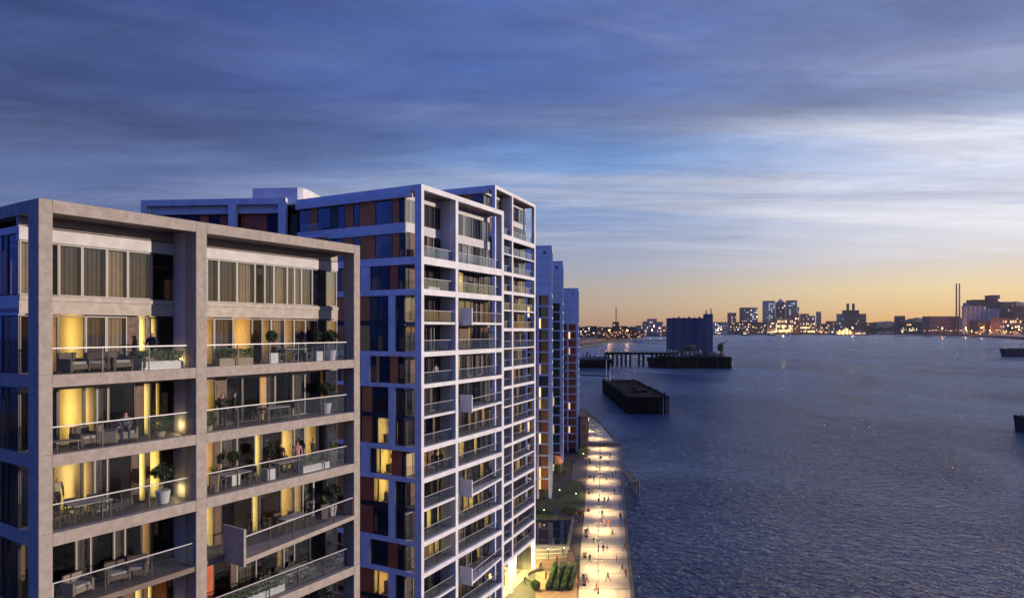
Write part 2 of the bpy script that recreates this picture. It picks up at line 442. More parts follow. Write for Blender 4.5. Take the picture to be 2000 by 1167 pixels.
class Tower:
    def __init__(s, name, label, cx, depth, az, L, Dy, r, conc, cat='building', group=None):
        s.az, s.L, s.Dy, s.r, s.conc = az, L, Dy, r, conc
        s.rz = R(90 - az)
        s.o = ((cx - 1000) / FOC * depth, depth)
        s.root = props(empty(name, (s.o[0], s.o[1], 0), s.rz), label, cat, group)
        s.frame = 'frame_dark'
        s.lights = 0
    def w(s, x, y, z):
        c, n = math.cos(s.rz), math.sin(s.rz)
        return (s.o[0] + c * x - n * y, s.o[1] + n * x + c * y, z)
    def box(s, name, m, x0, x1, y0, y1, z0, z1, par=None, bev=0.0):
        return box(par or s.root, name, m, x0, x1, y0, y1, z0, z1, bev)
    def fbox(s, face, name, m, t0, t1, o0, o1, z0, z1, par=None):
        if face == 'F': return s.box(name, m, t0, t1, o0, o1, z0, z1, par)
        if face == 'S': return s.box(name, m, o0, o1, t0, t1, z0, z1, par)
        return s.box(name, m, s.L - o1, s.L - o0, t0, t1, z0, z1, par)
    def obj(s, name, me, loc, par=None):
        o = bpy.data.objects.new(name, me); link(o, par or s.root); o.location = loc
        return o
    def fobj(s, face, name, me, t, off, z, d=0.0):
        if face == 'F': return s.obj(name, me, (t, off, z))
        if face == 'S': return s.obj(name, me, (off, t, z))
        return s.obj(name, me, (s.L - off - d, t, z))
    def room(s, face, t0, t1, off, z0, z1, deep, energy, col, wall='room_paint', pic=False):
        a, b = t0 + 0.01, t1 - 0.01
        s.fbox(face, 'room_wall', wall, a, b, off + deep, off + deep + 0.06, z0 - 0.02, z1 + 0.2)
        s.fbox(face, 'room_wall', wall, a, a + 0.04, off + 0.11, off + deep, z0 - 0.02, z1 + 0.2)
        s.fbox(face, 'room_wall', wall, b - 0.04, b, off + 0.11, off + deep, z0 - 0.02, z1 + 0.2)
        s.fbox(face, 'ceiling', wall, a, b, off + 0.11, off + deep + 0.06, z1 + 0.2, z1 + 0.23)
        tm, om, tl, zl = (a + b) / 2, off + min(1.2, deep * .42), a + .06, z0 + 1.25
        if b - a > .5:      # things seen inside: a picture, a shelf, a pendant lamp
            h0 = z0 + rng.uniform(1.2, 1.6); pw = rng.uniform(.12, .2)
            s.fbox(face, 'picture', rng.choice(('picture', 'timber', 'white_planter')), b - .30 - pw, b - .30, off + deep - .05, off + deep - .01, h0, h0 + rng.uniform(.25, .6))
            s.fbox(face, 'shelf', 'dark_wood', b - .10 - rng.uniform(.2, .35), b - .06, off + deep * .7, off + deep - .06, z0, z0 + rng.uniform(.5, 1.15))
        if pic:
            s.fbox(face, 'picture', 'picture', tm - 0.1, tm + 0.32, off + deep - 0.05, off + deep - 0.01, z0 + 1.35, z0 + 1.75)
            s.fbox(face, 'sideboard', 'dark_wood', tm - 0.4, tm + 0.4, off + deep - 0.45, off + deep - 0.02, z0, z0 + 0.75)
        loc = (tl, om, zl) if face == 'F' else ((om, tl, zl) if face == 'S' else (s.L - om, tl, zl))
        l = bpy.data.lights.new('room_light', 'AREA'); l.shape = 'RECTANGLE'; l.energy = energy; l.color = col
        o = bpy.data.objects.new('room_light', l); link(o, s.root)
        if face == 'F': l.size, l.size_y = 2.1, .5; o.rotation_euler = (0, R(-90), 0)
        else: l.size, l.size_y = .5, 2.1; o.rotation_euler = (R(90), 0, 0)
        o.location = loc
        s.lights += 1
    def glaze(s, face, t, segs, off, z0, z1, glow=1.0):
        """a run of windows, curtains, lit rooms and panels: segs = [(type, width), ...]"""
        ax = 'x' if face == 'F' else 'y'
        for ty, w in segs:
            a, b = t, t + w
            t = b
            h = z1 - z0
            PANEL = {'o': 'orange_panel', 'r': 'rust_panel', 'y': 'ochre_panel', 'p': 'timber', 'w': 'render_white', 'k': 'olive_panel', 'W': s.conc}
            if ty in PANEL:
                s.fbox(face, 'cladding_panel', PANEL[ty], a + 0.012, b - 0.012, off + 0.0, off + 0.10, z0, z1)
                continue
            fm = 'frame_light' if ty in 'f' or (ty == 'c' and s is A and face == 'F') else s.frame
            fr = s.fobj(face, 'window', ring_mesh(w - 0.006, h, ax, fm), a + 0.003, off, z0, 0.07)
            gm = 'pane_dark' if ty in 'gD' else 'pane_glass'
            g = bpy.data.objects.new('pane', box_mesh(gm, w - 0.106, 0.012, h - 0.1) if ax == 'x' else box_mesh(gm, 0.012, w - 0.106, h - 0.1))
            link(g, fr); g.location = (0.05, 0.028, 0.05) if ax == 'x' else (0.028, 0.05, 0.05)
            if ty in 'cCf':
                m = 'curtain_sunset' if ty == 'f' else 'curtain'
                s.fobj(face, 'curtain', curtain_mesh(w - 0.02, h - 0.03, ax, m), a + 0.01, off + (0.20 if face != 'E' else 0.2), z0 + 0.01)
            elif ty in 'lmb':
                deep = {'l': 3.2, 'm': 2.4, 'b': 1.5}[ty]
                if face == 'S': deep = 1.25
                en = {'l': 44, 'm': 24, 'b': 30}[ty] * min(1.6, max(0.55, w)) * glow * rng.uniform(.55, 1.25)
                hue = rng.choice(((1.0, .76, .24), (1.0, .64, .22), (1.0, .80, .34), (1.0, .74, .20)))
                s.room(face, a, b, off, z0, z1, deep, en, hue if ty != 'b' else (1.0, 0.86, 0.34), pic=(ty == 'l' and w > 0.95))
        return t
    def balustrade(s, x0, x1, y, z, hgt=1.08, step=1.75, post='frame_dark', side=None):
        """glass balustrade: handrail with glass panels and posts below"""
        h = s.box('balustrade', 'rail_metal', x0, x1, y - 0.025, y + 0.025, z + hgt - 0.045, z + hgt)
        n = max(1, round((x1 - x0) / step)); d = (x1 - x0) / n
        for i in range(n):
            g = bpy.data.objects.new('glass_panel', box_mesh('rail_glass', d - 0.06, 0.014, hgt - 0.12)); link(g, h)
            g.location = (i * d + 0.03, 0.03, -hgt + 0.10)
        for i in range(n + 1):
            m = 'rail_metal' if i in (0, n) else post
            p = bpy.data.objects.new('post', box_mesh(m, 0.045, 0.045, hgt - 0.06)); link(p, h)
            p.location = (min(i * d, x1 - x0 - 0.045), 0.012, -hgt + 0.06)
        return h
    def side_balustrade(s, x, y0, y1, z, hgt=1.08):
        h = s.box('balustrade', 'rail_metal', x - 0.035, x + 0.035, y0, y1, z + hgt - 0.055, z + hgt)
        g = bpy.data.objects.new('glass_panel', box_mesh('rail_glass', 0.014, y1 - y0 - 0.04, hgt - 0.12)); link(g, h)
        g.location = (0.03, 0.02, -hgt + 0.10)
    def taper_balcony(s, t0, t1, z, p, th=0.24, screen=1.45):
        """balcony that juts out at its near end, with a solid screen there"""
        sl = solid('balcony_slab', [(t0, 0.36), (t0, -p), (t1, -0.06), (t1, 0.36)], z - th, z, s.conc, s.root)
        s.box('balcony_screen', s.conc, t0 - 0.13, t0, -p - 0.05, 0.42, z - th - 0.1, z + screen)
        n = 5
        bm = bmesh.new()
        q0, q1 = Vector((t0 + 0.02, -p + 0.08, z + 1.05)), Vector((t1 - 0.05, 0.02, z + 1.05))
        add_tube(bm, q0, q1, 0.04, 0.04, 8)
        h = mesh_obj('balustrade', bm, 'rail_metal', s.root)
        for i in range(n):
            a, b = q0.lerp(q1, i / n), q0.lerp(q1, (i + 1) / n)
            bm = bmesh.new()
            vs = [bm.verts.new(v) for v in ((a.x + 0.03, a.y, z + 0.08), (b.x - 0.03, b.y, z + 0.08), (b.x - 0.03, b.y, z + 1.0), (a.x + 0.03, a.y, z + 1.0))]
            bm.faces.new(vs)
            mesh_obj('glass_panel', bm, 'rail_glass', h)
            bm = bmesh.new(); add_box(bm, b.x - 0.03, b.x + 0.015, b.y - 0.02, b.y + 0.02, z, z + 1.03)
            mesh_obj('post', bm, 'frame_dark', h)
    def core(s, z0, z1, inset=4.4):
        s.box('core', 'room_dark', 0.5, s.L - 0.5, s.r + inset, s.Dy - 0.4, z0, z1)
    def light(s, x, y, z, e, col, rad=0.1):
        return point_light(s.root, (x, y, z), e, col, rad, 'wall_light')

def make_frame(T, cols, ztop, beams, zbase=0.0, cw=0.5, bd=0.38, topth=0.5, side_to=None, bev=0.0, far_cols=True):
    """columns and beams of the open concrete frame on the front, near side and far side"""
    c = T.conc
    Dy = side_to or T.Dy
    for a, b in cols:
        T.box('column', c, a, b, 0.0, cw, zbase, ztop, bev=bev)
    for (a, b), (a2, b2) in zip(cols, cols[1:]):
        T.box('roof_beam', c, b, a2, 0.0, bd + 0.1, ztop - topth, ztop - 0.003)
        for z, th in beams:
            T.box('beam', c, b, a2, 0.004, bd, z - th, z)
    sw = cols[0][1]
    T.box('roof_beam', c, 0.0, sw - 0.06, cw, Dy, ztop - topth, ztop - 0.003)
    for z, th in beams:
        T.box('beam', c, 0.003, 0.32, cw, Dy, z - th, z)
    e0 = cols[-1][0]
    T.box('roof_beam', c, e0 + 0.06, T.L, cw, Dy, ztop - topth, ztop - 0.003)
    for z, th in beams:
        T.box('beam', c, T.L - 0.32, T.L - 0.003, cw, Dy, z - th, z)
    T.box('column', c, T.L - 0.5, T.L - 0.004, Dy - 0.5, Dy, zbase, ztop - 0.004)

# ------------------------------------------------------------------ near tower (A)
A = Tower('apartment_tower', 'nearest apartment block, pinkish stone frame around deep furnished balconies at the left', 75, 25.0, 32.4, 16.85, 15.0, 1.9, 'stone')
A_cols = [(0, 0.49), (6.40, 6.95), (16.35, 16.85)]
A_beams = [(40.24, 0.48), (37.12, 0.47), (34.06, 0.5), (27.95, 0.48), (24.9, 0.47), (21.8, 0.47)]
make_frame(A, A_cols, 47.07, A_beams, 0.0, cw=.9, bev=0.02)
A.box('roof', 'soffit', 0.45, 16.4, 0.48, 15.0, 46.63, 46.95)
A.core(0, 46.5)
# floors: (z of floor, clear top, kind)
for z in (40.24, 37.12, 34.06, 31.0, 27.95, 24.9, 21.8):
    A.box('floor_slab', 'floor_tile', 0.34, 16.5, 0.382, 14.9, z - 0.34, z - 0.025)
A.box('upper_floor', 'floor_tile', 0.4, 16.4, 2.05, 14.9, 43.0, 43.3)
A.box('partition', 'render_white', 6.42, 6.62, 0.905, 1.895, 40.22, 46.62)
for z0, z1 in ((37.1, 39.9), (34.04, 36.78), (27.9, 33.72), (24.9, 27.6)):
    A.box('partition', 'render_white', 6.44, 6.62, 0.905, 1.895, z0, z1)
r = A.r
# upper row of the double-height top storey
up1 = [('f', .65), ('g', .75), ('c', .9), ('c', 1.0), ('f', .9), ('c', 1.1), ('g', .95)]
up2 = [('g', .9), ('f', .3), ('c', .65), ('c', 1.05), ('f', 1.1), ('g', .6), ('c', .6), ('f', .9), ('c', .5), ('f', .5), ('c', .8), ('g', 1.0), ('f', .9)]
A.glaze('F', .1, up1, r, 43.42, 45.6); A.glaze('F', 6.96, up2, r, 43.42, 45.6)
for a, b in ((.06, 6.41), (6.63, 16.79)):
    A.box('header', 'render_white', a, b, r - 0.05, r + 0.2, 45.62, 46.15)
    A.box('header', 'spandrel', a, b, r - 0.02, r + 0.2, 46.2, 46.63)
    A.box('spandrel', 'spandrel', a, b, r - 0.05, r + 0.2, 42.66, 43.2)
    A.box('sill', 'spandrel', a, b, r - 0.11, r + 0.2, 43.2, 43.40)
lo1 = [('g', .65), ('m', .75), ('l', 1.05), ('c', .85), ('f', .9), ('p', .5), ('b', .42), ('p', .12), ('b', .36), ('g', .75)]
lo2 = [('g', .9), ('l', .95), ('c', 1.05), ('m', 1.1), ('g', .6), ('m', .55), ('f', .9), ('m', .6), ('c', .8), ('g', .9), ('g', .6), ('f', .85)]
def fit(segs, total):
    k = total / sum(w for _, w in segs)
    return [(t, w * k) for t, w in segs]
ST = [  # floor, head, bay one, bay two
    (40.22, 42.6, lo1, lo2),
    (37.10, 39.55, [('g', .65), ('g', .75), ('l', 1.05), ('m', .5), ('c', .5), ('g', 1.2), ('p', .35), ('b', .42), ('p', .14), ('b', .3), ('g', .6)],
                   [('g', .9), ('g', .35), ('m', .6), ('p', .5), ('g', .9), ('g', 1.0), ('y', .3), ('c', .6), ('g', 1.1), ('c', .8), ('g', 1.0), ('m', .35), ('g', .9)]),
    (34.04, 36.5, [('g', .55), ('m', .7), ('l', 1.2), ('m', .5), ('c', .6), ('g', 1.1), ('p', .3), ('b', .42), ('p', .1), ('b', .62), ('g', .6)],
                  [('g', .9), ('l', .9), ('p', .3), ('c', .9), ('g', .95), ('b', .42), ('g', 1.2), ('m', .8), ('c', .7), ('l', .9), ('c', .6), ('g', .8)]),
    (31.0, 33.4, [('g', .9), ('g', 1.1), ('c', .6), ('g', .9), ('c', .5), ('g', .7), ('m', .45), ('g', 1.0)],
                 [('g', .9), ('l', .8), ('p', .3), ('g', 1.6), ('b', .42), ('g', 1.2), ('m', .8), ('l', .55), ('c', .7), ('c', .7), ('g', .9)]),
    (27.93, 30.5, [('g', .9), ('c', .9), ('g', 1.1), ('g', .9), ('p', .5), ('b', .42), ('p', .14), ('b', .3), ('o', .6), ('g', .3)],
                  [('g', .9), ('r', .8), ('g', .9), ('p', .3), ('c', 1.1), ('g', 1.2), ('m', .4), ('c', .7), ('g', 1.0), ('g', 1.0), ('g', .9)]),
    (24.88, 27.4, [('g', 1.0), ('c', .9), ('g', 1.1), ('g', .9), ('p', .5), ('g', .9)],
                  [('g', .9), ('r', .8), ('g', .9), ('p', .3), ('c', 1.1), ('g', 1.2), ('c', .7), ('g', 1.0), ('g', 1.0), ('g', .9)]),
]
for i, (z0, z1, b1, b2) in enumerate(ST):
    A.glaze('F', .1, fit(b1, 6.3), r, z0, z1)
    A.glaze('F', 6.64, fit(b2, 10.15), r, z0, z1)
    if i:
        for a, b in ((.06, 6.41), (6.63, 16.79)):
            A.box('header', 'spandrel', a, b, r - 0.03, r + 0.12, z1 + 0.003, z1 + 0.27)
    if i != 3:
        A.balustrade(0.55, 6.36, 0.42, z0 + 0.0)
    else:
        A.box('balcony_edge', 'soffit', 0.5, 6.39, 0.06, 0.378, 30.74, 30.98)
        A.balustrade(0.55, 6.36, 0.2, z0)
    if i != 3:
        A.balustrade(7.0, 16.30, 0.42, z0)
    A.side_balustrade(0.42, 0.55, 1.8, z0)
    A.side_balustrade(16.5, 0.55, 1.8, z0)
A.taper_balcony(8.2, 16.3, 31.0, 1.15)
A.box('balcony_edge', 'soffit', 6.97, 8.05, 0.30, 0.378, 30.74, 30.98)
# warm wall lights against the partition
for z in (40.24, 37.12, 34.06, 27.95):
    A.light(6.2, 1.3, z + .35, 12, (1.0, 0.66, 0.24), 0.02)
# near side: glazing, blue-shaded columns
A_side = [('g', 1.0), ('g', .5), ('c', 1.2), ('m', .5), ('o', .9), ('g', 1.2), ('g', 1.2), ('o', .9), ('g', 1.4), ('o', 1.0), ('g', 1.3), ('g', 1.0)]
for z0, z1 in ((43.42, 45.9), (40.26, 42.6), (37.14, 39.7), (34.08, 36.6), (31.0, 33.5), (27.97, 30.6), (24.9, 27.4)):
    A.glaze('S', 1.92, fit(A_side, 12.6), 0.06, z0, z1)
    A.box('header', 'render_white', 0.05, 0.3, 1.92, 14.5, z1 + 0.003, z1 + 0.28)
A.box('spandrel', 'render_white', 0.05, 0.3, 1.92, 14.5, 42.7, 43.4)
for y in (4.4, 8.8, 13.2):
    A.box('side_column', 'stone', 0.01, 0.055, y, y + 0.5, 21.0, 46.55)
# far side: plain glazing
for z0, z1 in ((43.42, 45.6), (40.26, 42.6), (37.14, 39.5), (34.08, 36.4), (31.0, 33.3), (27.97, 30.4)):
    A.glaze('E', 1.92, [('g', 2.0), ('W', 2.0), ('g', 2.0), ('W', 2.0), ('g', 2.0), ('W', 2.0)], 0.06, z0, z1)
    A.box('header', 'render_white', A.L - 0.3, A.L - 0.05, 1.92, 14.5, z1 + 0.003, z1 + 0.45)
A.box('roof_deck', 'floor_tile', 0.6, 16.2, 0.6, 14.6, 46.96, 47.0)
A.box('lower_body', 'room_dark', 0.6, 16.2, 0.6, 14.5, 0.02, 21.0)

for z, th in A_beams[:5]:     # joints between the stone pieces
    for a, b in A_cols: A.box('joint', 'frame_dark', a + .02, b - .02, -.002, .01, z + .02, z + .035)
for x in (2.4, 4.4, 9.3, 11.6, 14.0): A.box('joint', 'frame_dark', x, x + .014, -.002, .01, 46.6, 47.05)

# ------------------------------------------------------------------ second tower (B)
B = Tower('apartment_tower', 'second apartment block with white grid front and blue shaded side, behind the nearest block', 823, 60.7, 28.0, 16.0, 16.0, 1.9, 'concrete')
B_cols = [(0, .42), (5.86, 6.34), (15.5, 16.0)]
B_beams = [(48.9, .72), (45.86, .56), (39.95, .46), (36.9, .38), (31.0, .46), (28.1, .46), (22.15, .45), (19.2, .45), (13.2, .45), (10.15, .45)]
make_frame(B, B_cols, 55.6, B_beams, 0.0, cw=.75)
B.box('roof', 'soffit', 0.4, 15.5, 0.49, 16.0, 55.16, 55.45)
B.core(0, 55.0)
B_floors = [48.9, 45.86, 42.8, 39.95, 36.9, 33.9, 31.0, 28.1, 25.2, 22.15, 19.2, 16.2, 13.2, 10.15]
for z in B_floors:
    B.box('floor_slab', 'floor_tile', 0.33, 15.66, 0.384, 15.9, z - 0.32, z - 0.025)
B.box('upper_floor', 'floor_tile', 0.4, 15.5, 2.0, 15.9, 51.8, 52.1)
for (z0, z1) in ((48.88, 55.15), (45.85, 48.5), (39.94, 45.5), (36.88, 39.6), (30.98, 36.5), (28.08, 30.6), (22.13, 27.7), (19.18, 21.8), (13.18, 18.8), (10.13, 12.8)):
    B.box('partition', 'render_white', 5.9, 6.1, .755, 1.895, z0, z1)
def rand_segs(total, rr, lit=0, weights='ggggcccfp'):
    out = []; t = 0
    while t < total - 0.5:
        w = rr.uniform(0.6, 1.25); out.append((rr.choice(weights), w)); t += w
    for _ in range(lit):
        k = rr.randrange(2, len(out)); out[k] = (rr.choice('lmb'), out[k][1] if rr.random() < .5 else 0.55)
    return fit(out, total)
rb = random.Random(21)
B_lit = {1: (0, 1), 2: (1, 2), 3: (1, 2), 4: (0, 1), 5: (1, 1), 6: (1, 2), 7: (3, 2), 8: (3, 2), 9: (2, 4), 10: (2, 3), 11: (2, 2), 12: (3, 2), 13: (2, 3)}
zs = B_floors
ints = {42.8, 33.9, 25.2, 16.2}
B.glaze('F', .1, rand_segs(5.78, rb, 0, 'gccf'), 1.9, 52.2, 54.4); B.glaze('F', 6.12, rand_segs(9.8, rb, 0, 'gccfc'), 1.9, 52.2, 54.4)
for a, b in ((.06, 5.89), (6.11, 15.94)):
    B.box('header', 'render_white', a, b, 1.86, 2.1, 54.42, 55.15)
    B.box('spandrel', 'render_white', a, b, 1.85, 2.1, 51.3, 52.18)
for i, z in enumerate(B_floors):
    zt = z + (2.38 if i else 2.4)
    l1, l2 = B_lit.get(i, (0, 0))
    B.glaze('F', .1, rand_segs(5.78, rb, l1), 1.9, z, zt)
    B.glaze('F', 6.12, rand_segs(9.8, rb, l2), 1.9, z, zt)
    if i:
        for a, b in ((.06, 5.89), (6.11, 15.94)):
            B.box('header', 'spandrel', a, b, 1.87, 2.0, zt + .003, zt + .3)
    if z in ints:
        B.box('balcony_edge', 'concrete', .43, 5.84, .05, .38, z - .26, z - .02)
        B.balustrade(.5, 5.8, .2, z, step=2.6)
        B.taper_balcony(7.4, 15.45, z, 1.0)
        B.box('balcony_edge', 'concrete', 6.36, 7.25, .2, .38, z - .26, z - .02)
    else:
        B.balustrade(.5, 5.8, .42, z, step=2.6); B.balustrade(6.4, 15.45, .42, z, step=2.3)
# near side of B: the shaded face between frame members
def ribbon(T, y, segs, z0, z1, off=.19): T.glaze('S', y, segs, off, z0, z1)
# top double storey
ribbon(B, 1.92, [('g', .8), ('o', .8), ('c', 2.1), ('o', 2.0), ('g', .8), ('o', 1.1), ('g', 1.0), ('k', .9), ('g', 1.8), ('o', 1.0), ('g', 1.6)], 52.2, 54.5)
ribbon(B, 1.92, [('g', .8), ('o', .8), ('c', 2.1), ('o', 1.9), ('g', .9), ('o', 1.3), ('g', 2.2), ('o', 1.5), ('g', 2.4)], 48.9, 51.2)
B.box('spandrel', 'concrete', .02, .3, 1.92, 15.9, 51.22, 52.18)
B.box('header', 'concrete', -.25, .3, 1.2, 15.9, 54.52, 55.09)
def side_double(z0, zi, z1, upper, lower, frame=True):
    ribbon(B, 3.9, upper, zi + .12, z1); ribbon(B, 3.9, lower, z0, zi - .36)
    ribbon(B, 1.92, [('g', .6), ('g', .56)], zi + .12, z1); ribbon(B, 1.92, [('g', .6), ('g', .56)], z0, zi - .36)
    B.box('side_column', 'concrete', .01, .3, 3.1, 3.88, z0, z1)
    B.box('spandrel', 'frame_dark', .2, .3, 3.9, 15.9, zi - .36, zi + .12)
    B.box('spandrel', 'frame_dark', .2, .3, 1.92, 3.09, zi - .36, zi + .12)
def side_single(z0, z1, segs):
    ribbon(B, 1.92, segs, z0, z1)
    B.box('side_column', 'concrete', .01, .3, 6.2, 7.3, z0, z1)
    ribbon(B, 7.32, [('g', 1.5), ('o', 1.2), ('g', 1.6), ('o', 1.2), ('g', 3.0)], z0, z1)
side_single(45.87, 48.15, [('g', .95), ('r', .95), ('g', 1.3), ('g', 1.06)])
side_double(39.96, 42.8, 45.27, [('g', 1.5), ('k', .9), ('o', 1.3), ('g', 2.0), ('o', 2.0), ('g', 4.2)], [('g', 1.5), ('g', .9), ('y', 1.3), ('g', 2.0), ('o', 2.0), ('g', 4.2)])
side_single(36.9, 39.47, [('g', .95), ('o', .95), ('g', 1.3), ('y', .4), ('g', .66)])
side_double(31.0, 33.9, 36.5, [('g', 1.6), ('g', .5), ('o', 1.3), ('g', 2.0), ('o', 2.0), ('g', 4.5)], [('m', 1.5), ('g', .6), ('o', 1.3), ('g', 2.0), ('o', 2.0), ('g', 4.5)])
side_single(28.1, 30.52, [('m', .45), ('r', 1.2), ('l', 1.5), ('m', .5), ('g', .6)])
side_double(22.16, 25.2, 27.62, [('l', 1.4), ('m', .6), ('r', 1.6), ('g', 2.0), ('o', 2.0), ('g', 4.3)], [('g', 1.4), ('g', .6), ('r', 1.6), ('g', 2.0), ('o', 2.0), ('g', 4.3)])
side_single(19.2, 21.68, [('g', .95), ('r', 1.2), ('g', 1.3), ('g', .8)])
side_double(13.2, 16.2, 18.7, [('l', 1.4), ('m', .6), ('r', 1.6), ('g', 2.0), ('o', 2.0), ('g', 4.3)], [('g', 1.4), ('g', .6), ('r', 1.6), ('g', 2.0), ('o', 2.0), ('g', 4.3)])
for z in (51.3,):   # little side balcony under the roof
    B.box('balcony_slab', 'concrete', -1.0, 0.0, 11.6, 14.4, 51.3, 51.55)
    h = B.box('balustrade', 'rail_metal', -1.0, -.94, 11.6, 14.4, 52.6, 52.66)
    for k in range(14):
        p = bpy.data.objects.new('baluster', box_mesh('rail_metal', .04, .04, 1.04)); link(p, h); p.location = (.01, k * .21, -1.05)
for z0, z1 in ((52.2, 54.4), (48.9, 51.2), (45.9, 48.1), (40, 45.2), (37, 39.4), (31.1, 36.4), (28.2, 30.4), (22.2, 27.5), (19.2, 21.6), (13.2, 18.6)):
    B.glaze('E', 1.92, [('g', 2.5), ('W', 1.5), ('g', 2.5), ('W', 1.5), ('g', 2.5), ('W', 2.5)], .06, z0, z1)
B.box('roof_deck', 'floor_tile', .6, 15.4, .6, 15.8, 55.46, 55.5)
B.box('plant_room', 'render_white', 4.2, 8.6, 2.6, 5.0, 55.5, 56.35)
B.box('roof_hatch', 'frame_light', 2.2, 3.6, 12.6, 15.0, 55.5, 55.95)
B.box('lower_body', 'room_dark', .6, 15.4, .6, 15.5, .02, 9.6)

# ------------------------------------------------------------------ wing behind (W), its front facing us
Wg = Tower('apartment_wing', 'rear wing with orange cladding panels and blue shaded top, roofline just above the nearest block', 275, 69.6, 95.0, 16.9, 14.0, 1.4, 'concrete')
W_cols = [(0, .62), (9.75, 10.55), (15.2, 16.0)]
for a, b in W_cols: Wg.box('column', 'concrete', a, b, 0, .5, 0, 55.85)
for (a, b), (a2, b2) in zip(W_cols, W_cols[1:]):
    Wg.box('roof_beam', 'concrete', b, a2, .003, .5, 55.2, 55.84)
    Wg.box('header', 'concrete', b, a2, .55, 1.0, 54.35, 55.2)
    for z in (51.3, 48.2, 45.1): Wg.box('beam', 'concrete', b, a2, .01, .5, z, z + .6)
for z in (51.9, 48.8, 45.7):
    Wg.box('floor_slab', 'floor_tile', .63, 16.8, .51, 13.9, z - .4, z - .02)
    Wg.glaze('F', .64, fit([('W', .3), ('g', 1.2), ('c', 1.7), ('g', 2.0), ('o', .9), ('g', 1.2), ('r', 1.5)], 9.1), 1.1, z, 54.34 if z > 51 else z + 2.3)
    Wg.glaze('F', 10.56, fit([('r', .3), ('r', 1.3), ('r', 1.3), ('g', 1.0), ('g', .7)], 4.63), 1.1, z, 54.34 if z > 51 else z + 2.3)
    Wg.glaze('F', 16.0, [('k', .8)], 1.1, z, 54.34 if z > 51 else z + 2.3)
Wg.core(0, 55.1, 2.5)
Wg.box('roof_slab', 'concrete', .1, 17.6, .51, 14.0, 55.21, 55.5)
Wg.box('side_wall', 'render_white', .05, .3, 1.5, 14.0, 40, 55.2)
pr = solid('plant_room', [(10.9, 3.0), (16.0, 3.0), (16.5, 3.4), (16.7, 4.2), (16.7, 8.0), (10.9, 8.0)], 55.5, 57.55, 'concrete', Wg.root)
Wg.box('lower_body', 'room_dark', .2, 16.5, .6, 13.5, .02, 44)

# ------------------------------------------------------------------ third tower (C)
C = Tower('apartment_tower', 'third and tallest white grid apartment block, with lit lobby at its foot', 967, 98.0, 22.8, 17.2, 16.0, 1.9, 'concrete')
C_cols = [(0, .5), (6.55, 7.1), (16.6, 17.2)]
C_beams = [(56.9, .75), (51.1, .55), (48.1, .5), (42.3, .5), (36.2, .5), (33.2, .45), (27.1, .45), (24.1, .45), (18.1, .45), (12.1, .45), (9.1, .45), (5.9, .6)]
make_frame(C, C_cols, 63.8, C_beams, 0.0, cw=.55)
C.box('roof', 'soffit', .45, 16.7, .49, 16.0, 63.36, 63.65)
C.core(6, 63.2)
C_floors = [56.9, 54.0, 51.1, 48.1, 45.2, 42.3, 39.2, 36.2, 33.2, 30.1, 27.1, 24.1, 21.1, 18.1, 15.1, 12.1, 9.1, 5.9]
C_int = {54.0, 45.2, 39.2, 30.1, 21.1, 15.1}
rc = random.Random(5)
C.box('upper_floor', 'floor_tile', .4, 16.7, 2.0, 15.9, 60.0, 60.3)
for a, b in ((.06, 6.59), (6.81, 17.1)):
    C.box('header', 'render_white', a, b, 1.86, 2.1, 62.7, 63.35)
    C.box('spandrel', 'render_white', a, b, 1.85, 2.1, 59.4, 60.3)
C.glaze('F', .1, rand_segs(6.5, rc, 0, 'gccf'), 1.9, 60.32, 62.68); C.glaze('F', 6.82, rand_segs(10.3, rc, 0, 'gccfc'), 1.9, 60.32, 62.68)
zs = C_floors + [0]
for i, z in enumerate(C_floors):
    C.box('floor_slab', 'floor_tile', .33, 16.86, .384, 15.9, z - .3, z - .025)
    zt = z + 2.36
    C.box('partition', 'render_white', 6.6, 6.8, .56, 1.895, z - .02, z + (2.5 if i else 6.4))
    C.glaze('F', .1, rand_segs(6.5, rc, 0, 'ggccfp'), 1.9, z, zt)
    C.glaze('F', 6.82, rand_segs(10.3, rc, (0, 0, 0, 1, 2, 1, 0, 1, 1, 0, 1, 2, 1, 1, 1, 2, 1, 2)[i], 'ggccfp'), 1.9, z, zt)
    if i:
        for a, b in ((.06, 6.59), (6.81, 17.1)):
            C.box('header', 'spandrel', a, b, 1.87, 2.0, zt + .003, zt + .3)
    yb = .2 if z in C_int else .42
    if z in C_int:
        C.box('balcony_edge', 'concrete', .52, 6.53, .06, .38, z - .24, z - .02)
        C.box('balcony_edge', 'concrete', 7.12, 16.58, .06, .38, z - .24, z - .02)
    C.balustrade(.6, 6.5, yb, z, step=3.0); C.balustrade(7.15, 16.55, yb, z, step=3.1)
for i, z in enumerate(C_floors[:8]):   # upper part of the shaded side that shows above the second block
    C.glaze('S', 1.92, [('c', 2.0), ('o', 1.5), ('g', 2.0), ('o', 1.5), ('g', 2.4), ('o', 1.5), ('g', 2.4)], .06, z, z + 2.36)
C.glaze('S', 1.92, [('f', 2.0), ('o', 1.5), ('g', 2.0), ('o', 1.5), ('g', 2.4), ('o', 1.5), ('g', 2.4)], .06, 60.32, 62.68)
C.box('spandrel', 'concrete', .02, .3, 1.92, 15.9, 59.3, 60.3)
C.box('header', 'concrete', -.3, .3, 1.2, 15.9, 62.7, 63.29)
C.box('roof_deck', 'floor_tile', .6, 16.6, .6, 15.8, 63.66, 63.7)
for z in (60.32, 56.9, 54, 51.1, 48.1, 45.2, 42.3, 39.2, 36.2):
    C.glaze('E', 1.92, [('g', 2.5), ('W', 1.5), ('g', 2.5), ('W', 1.5), ('g', 2.5), ('W', 2.5)], .06, z, z + 2.3)
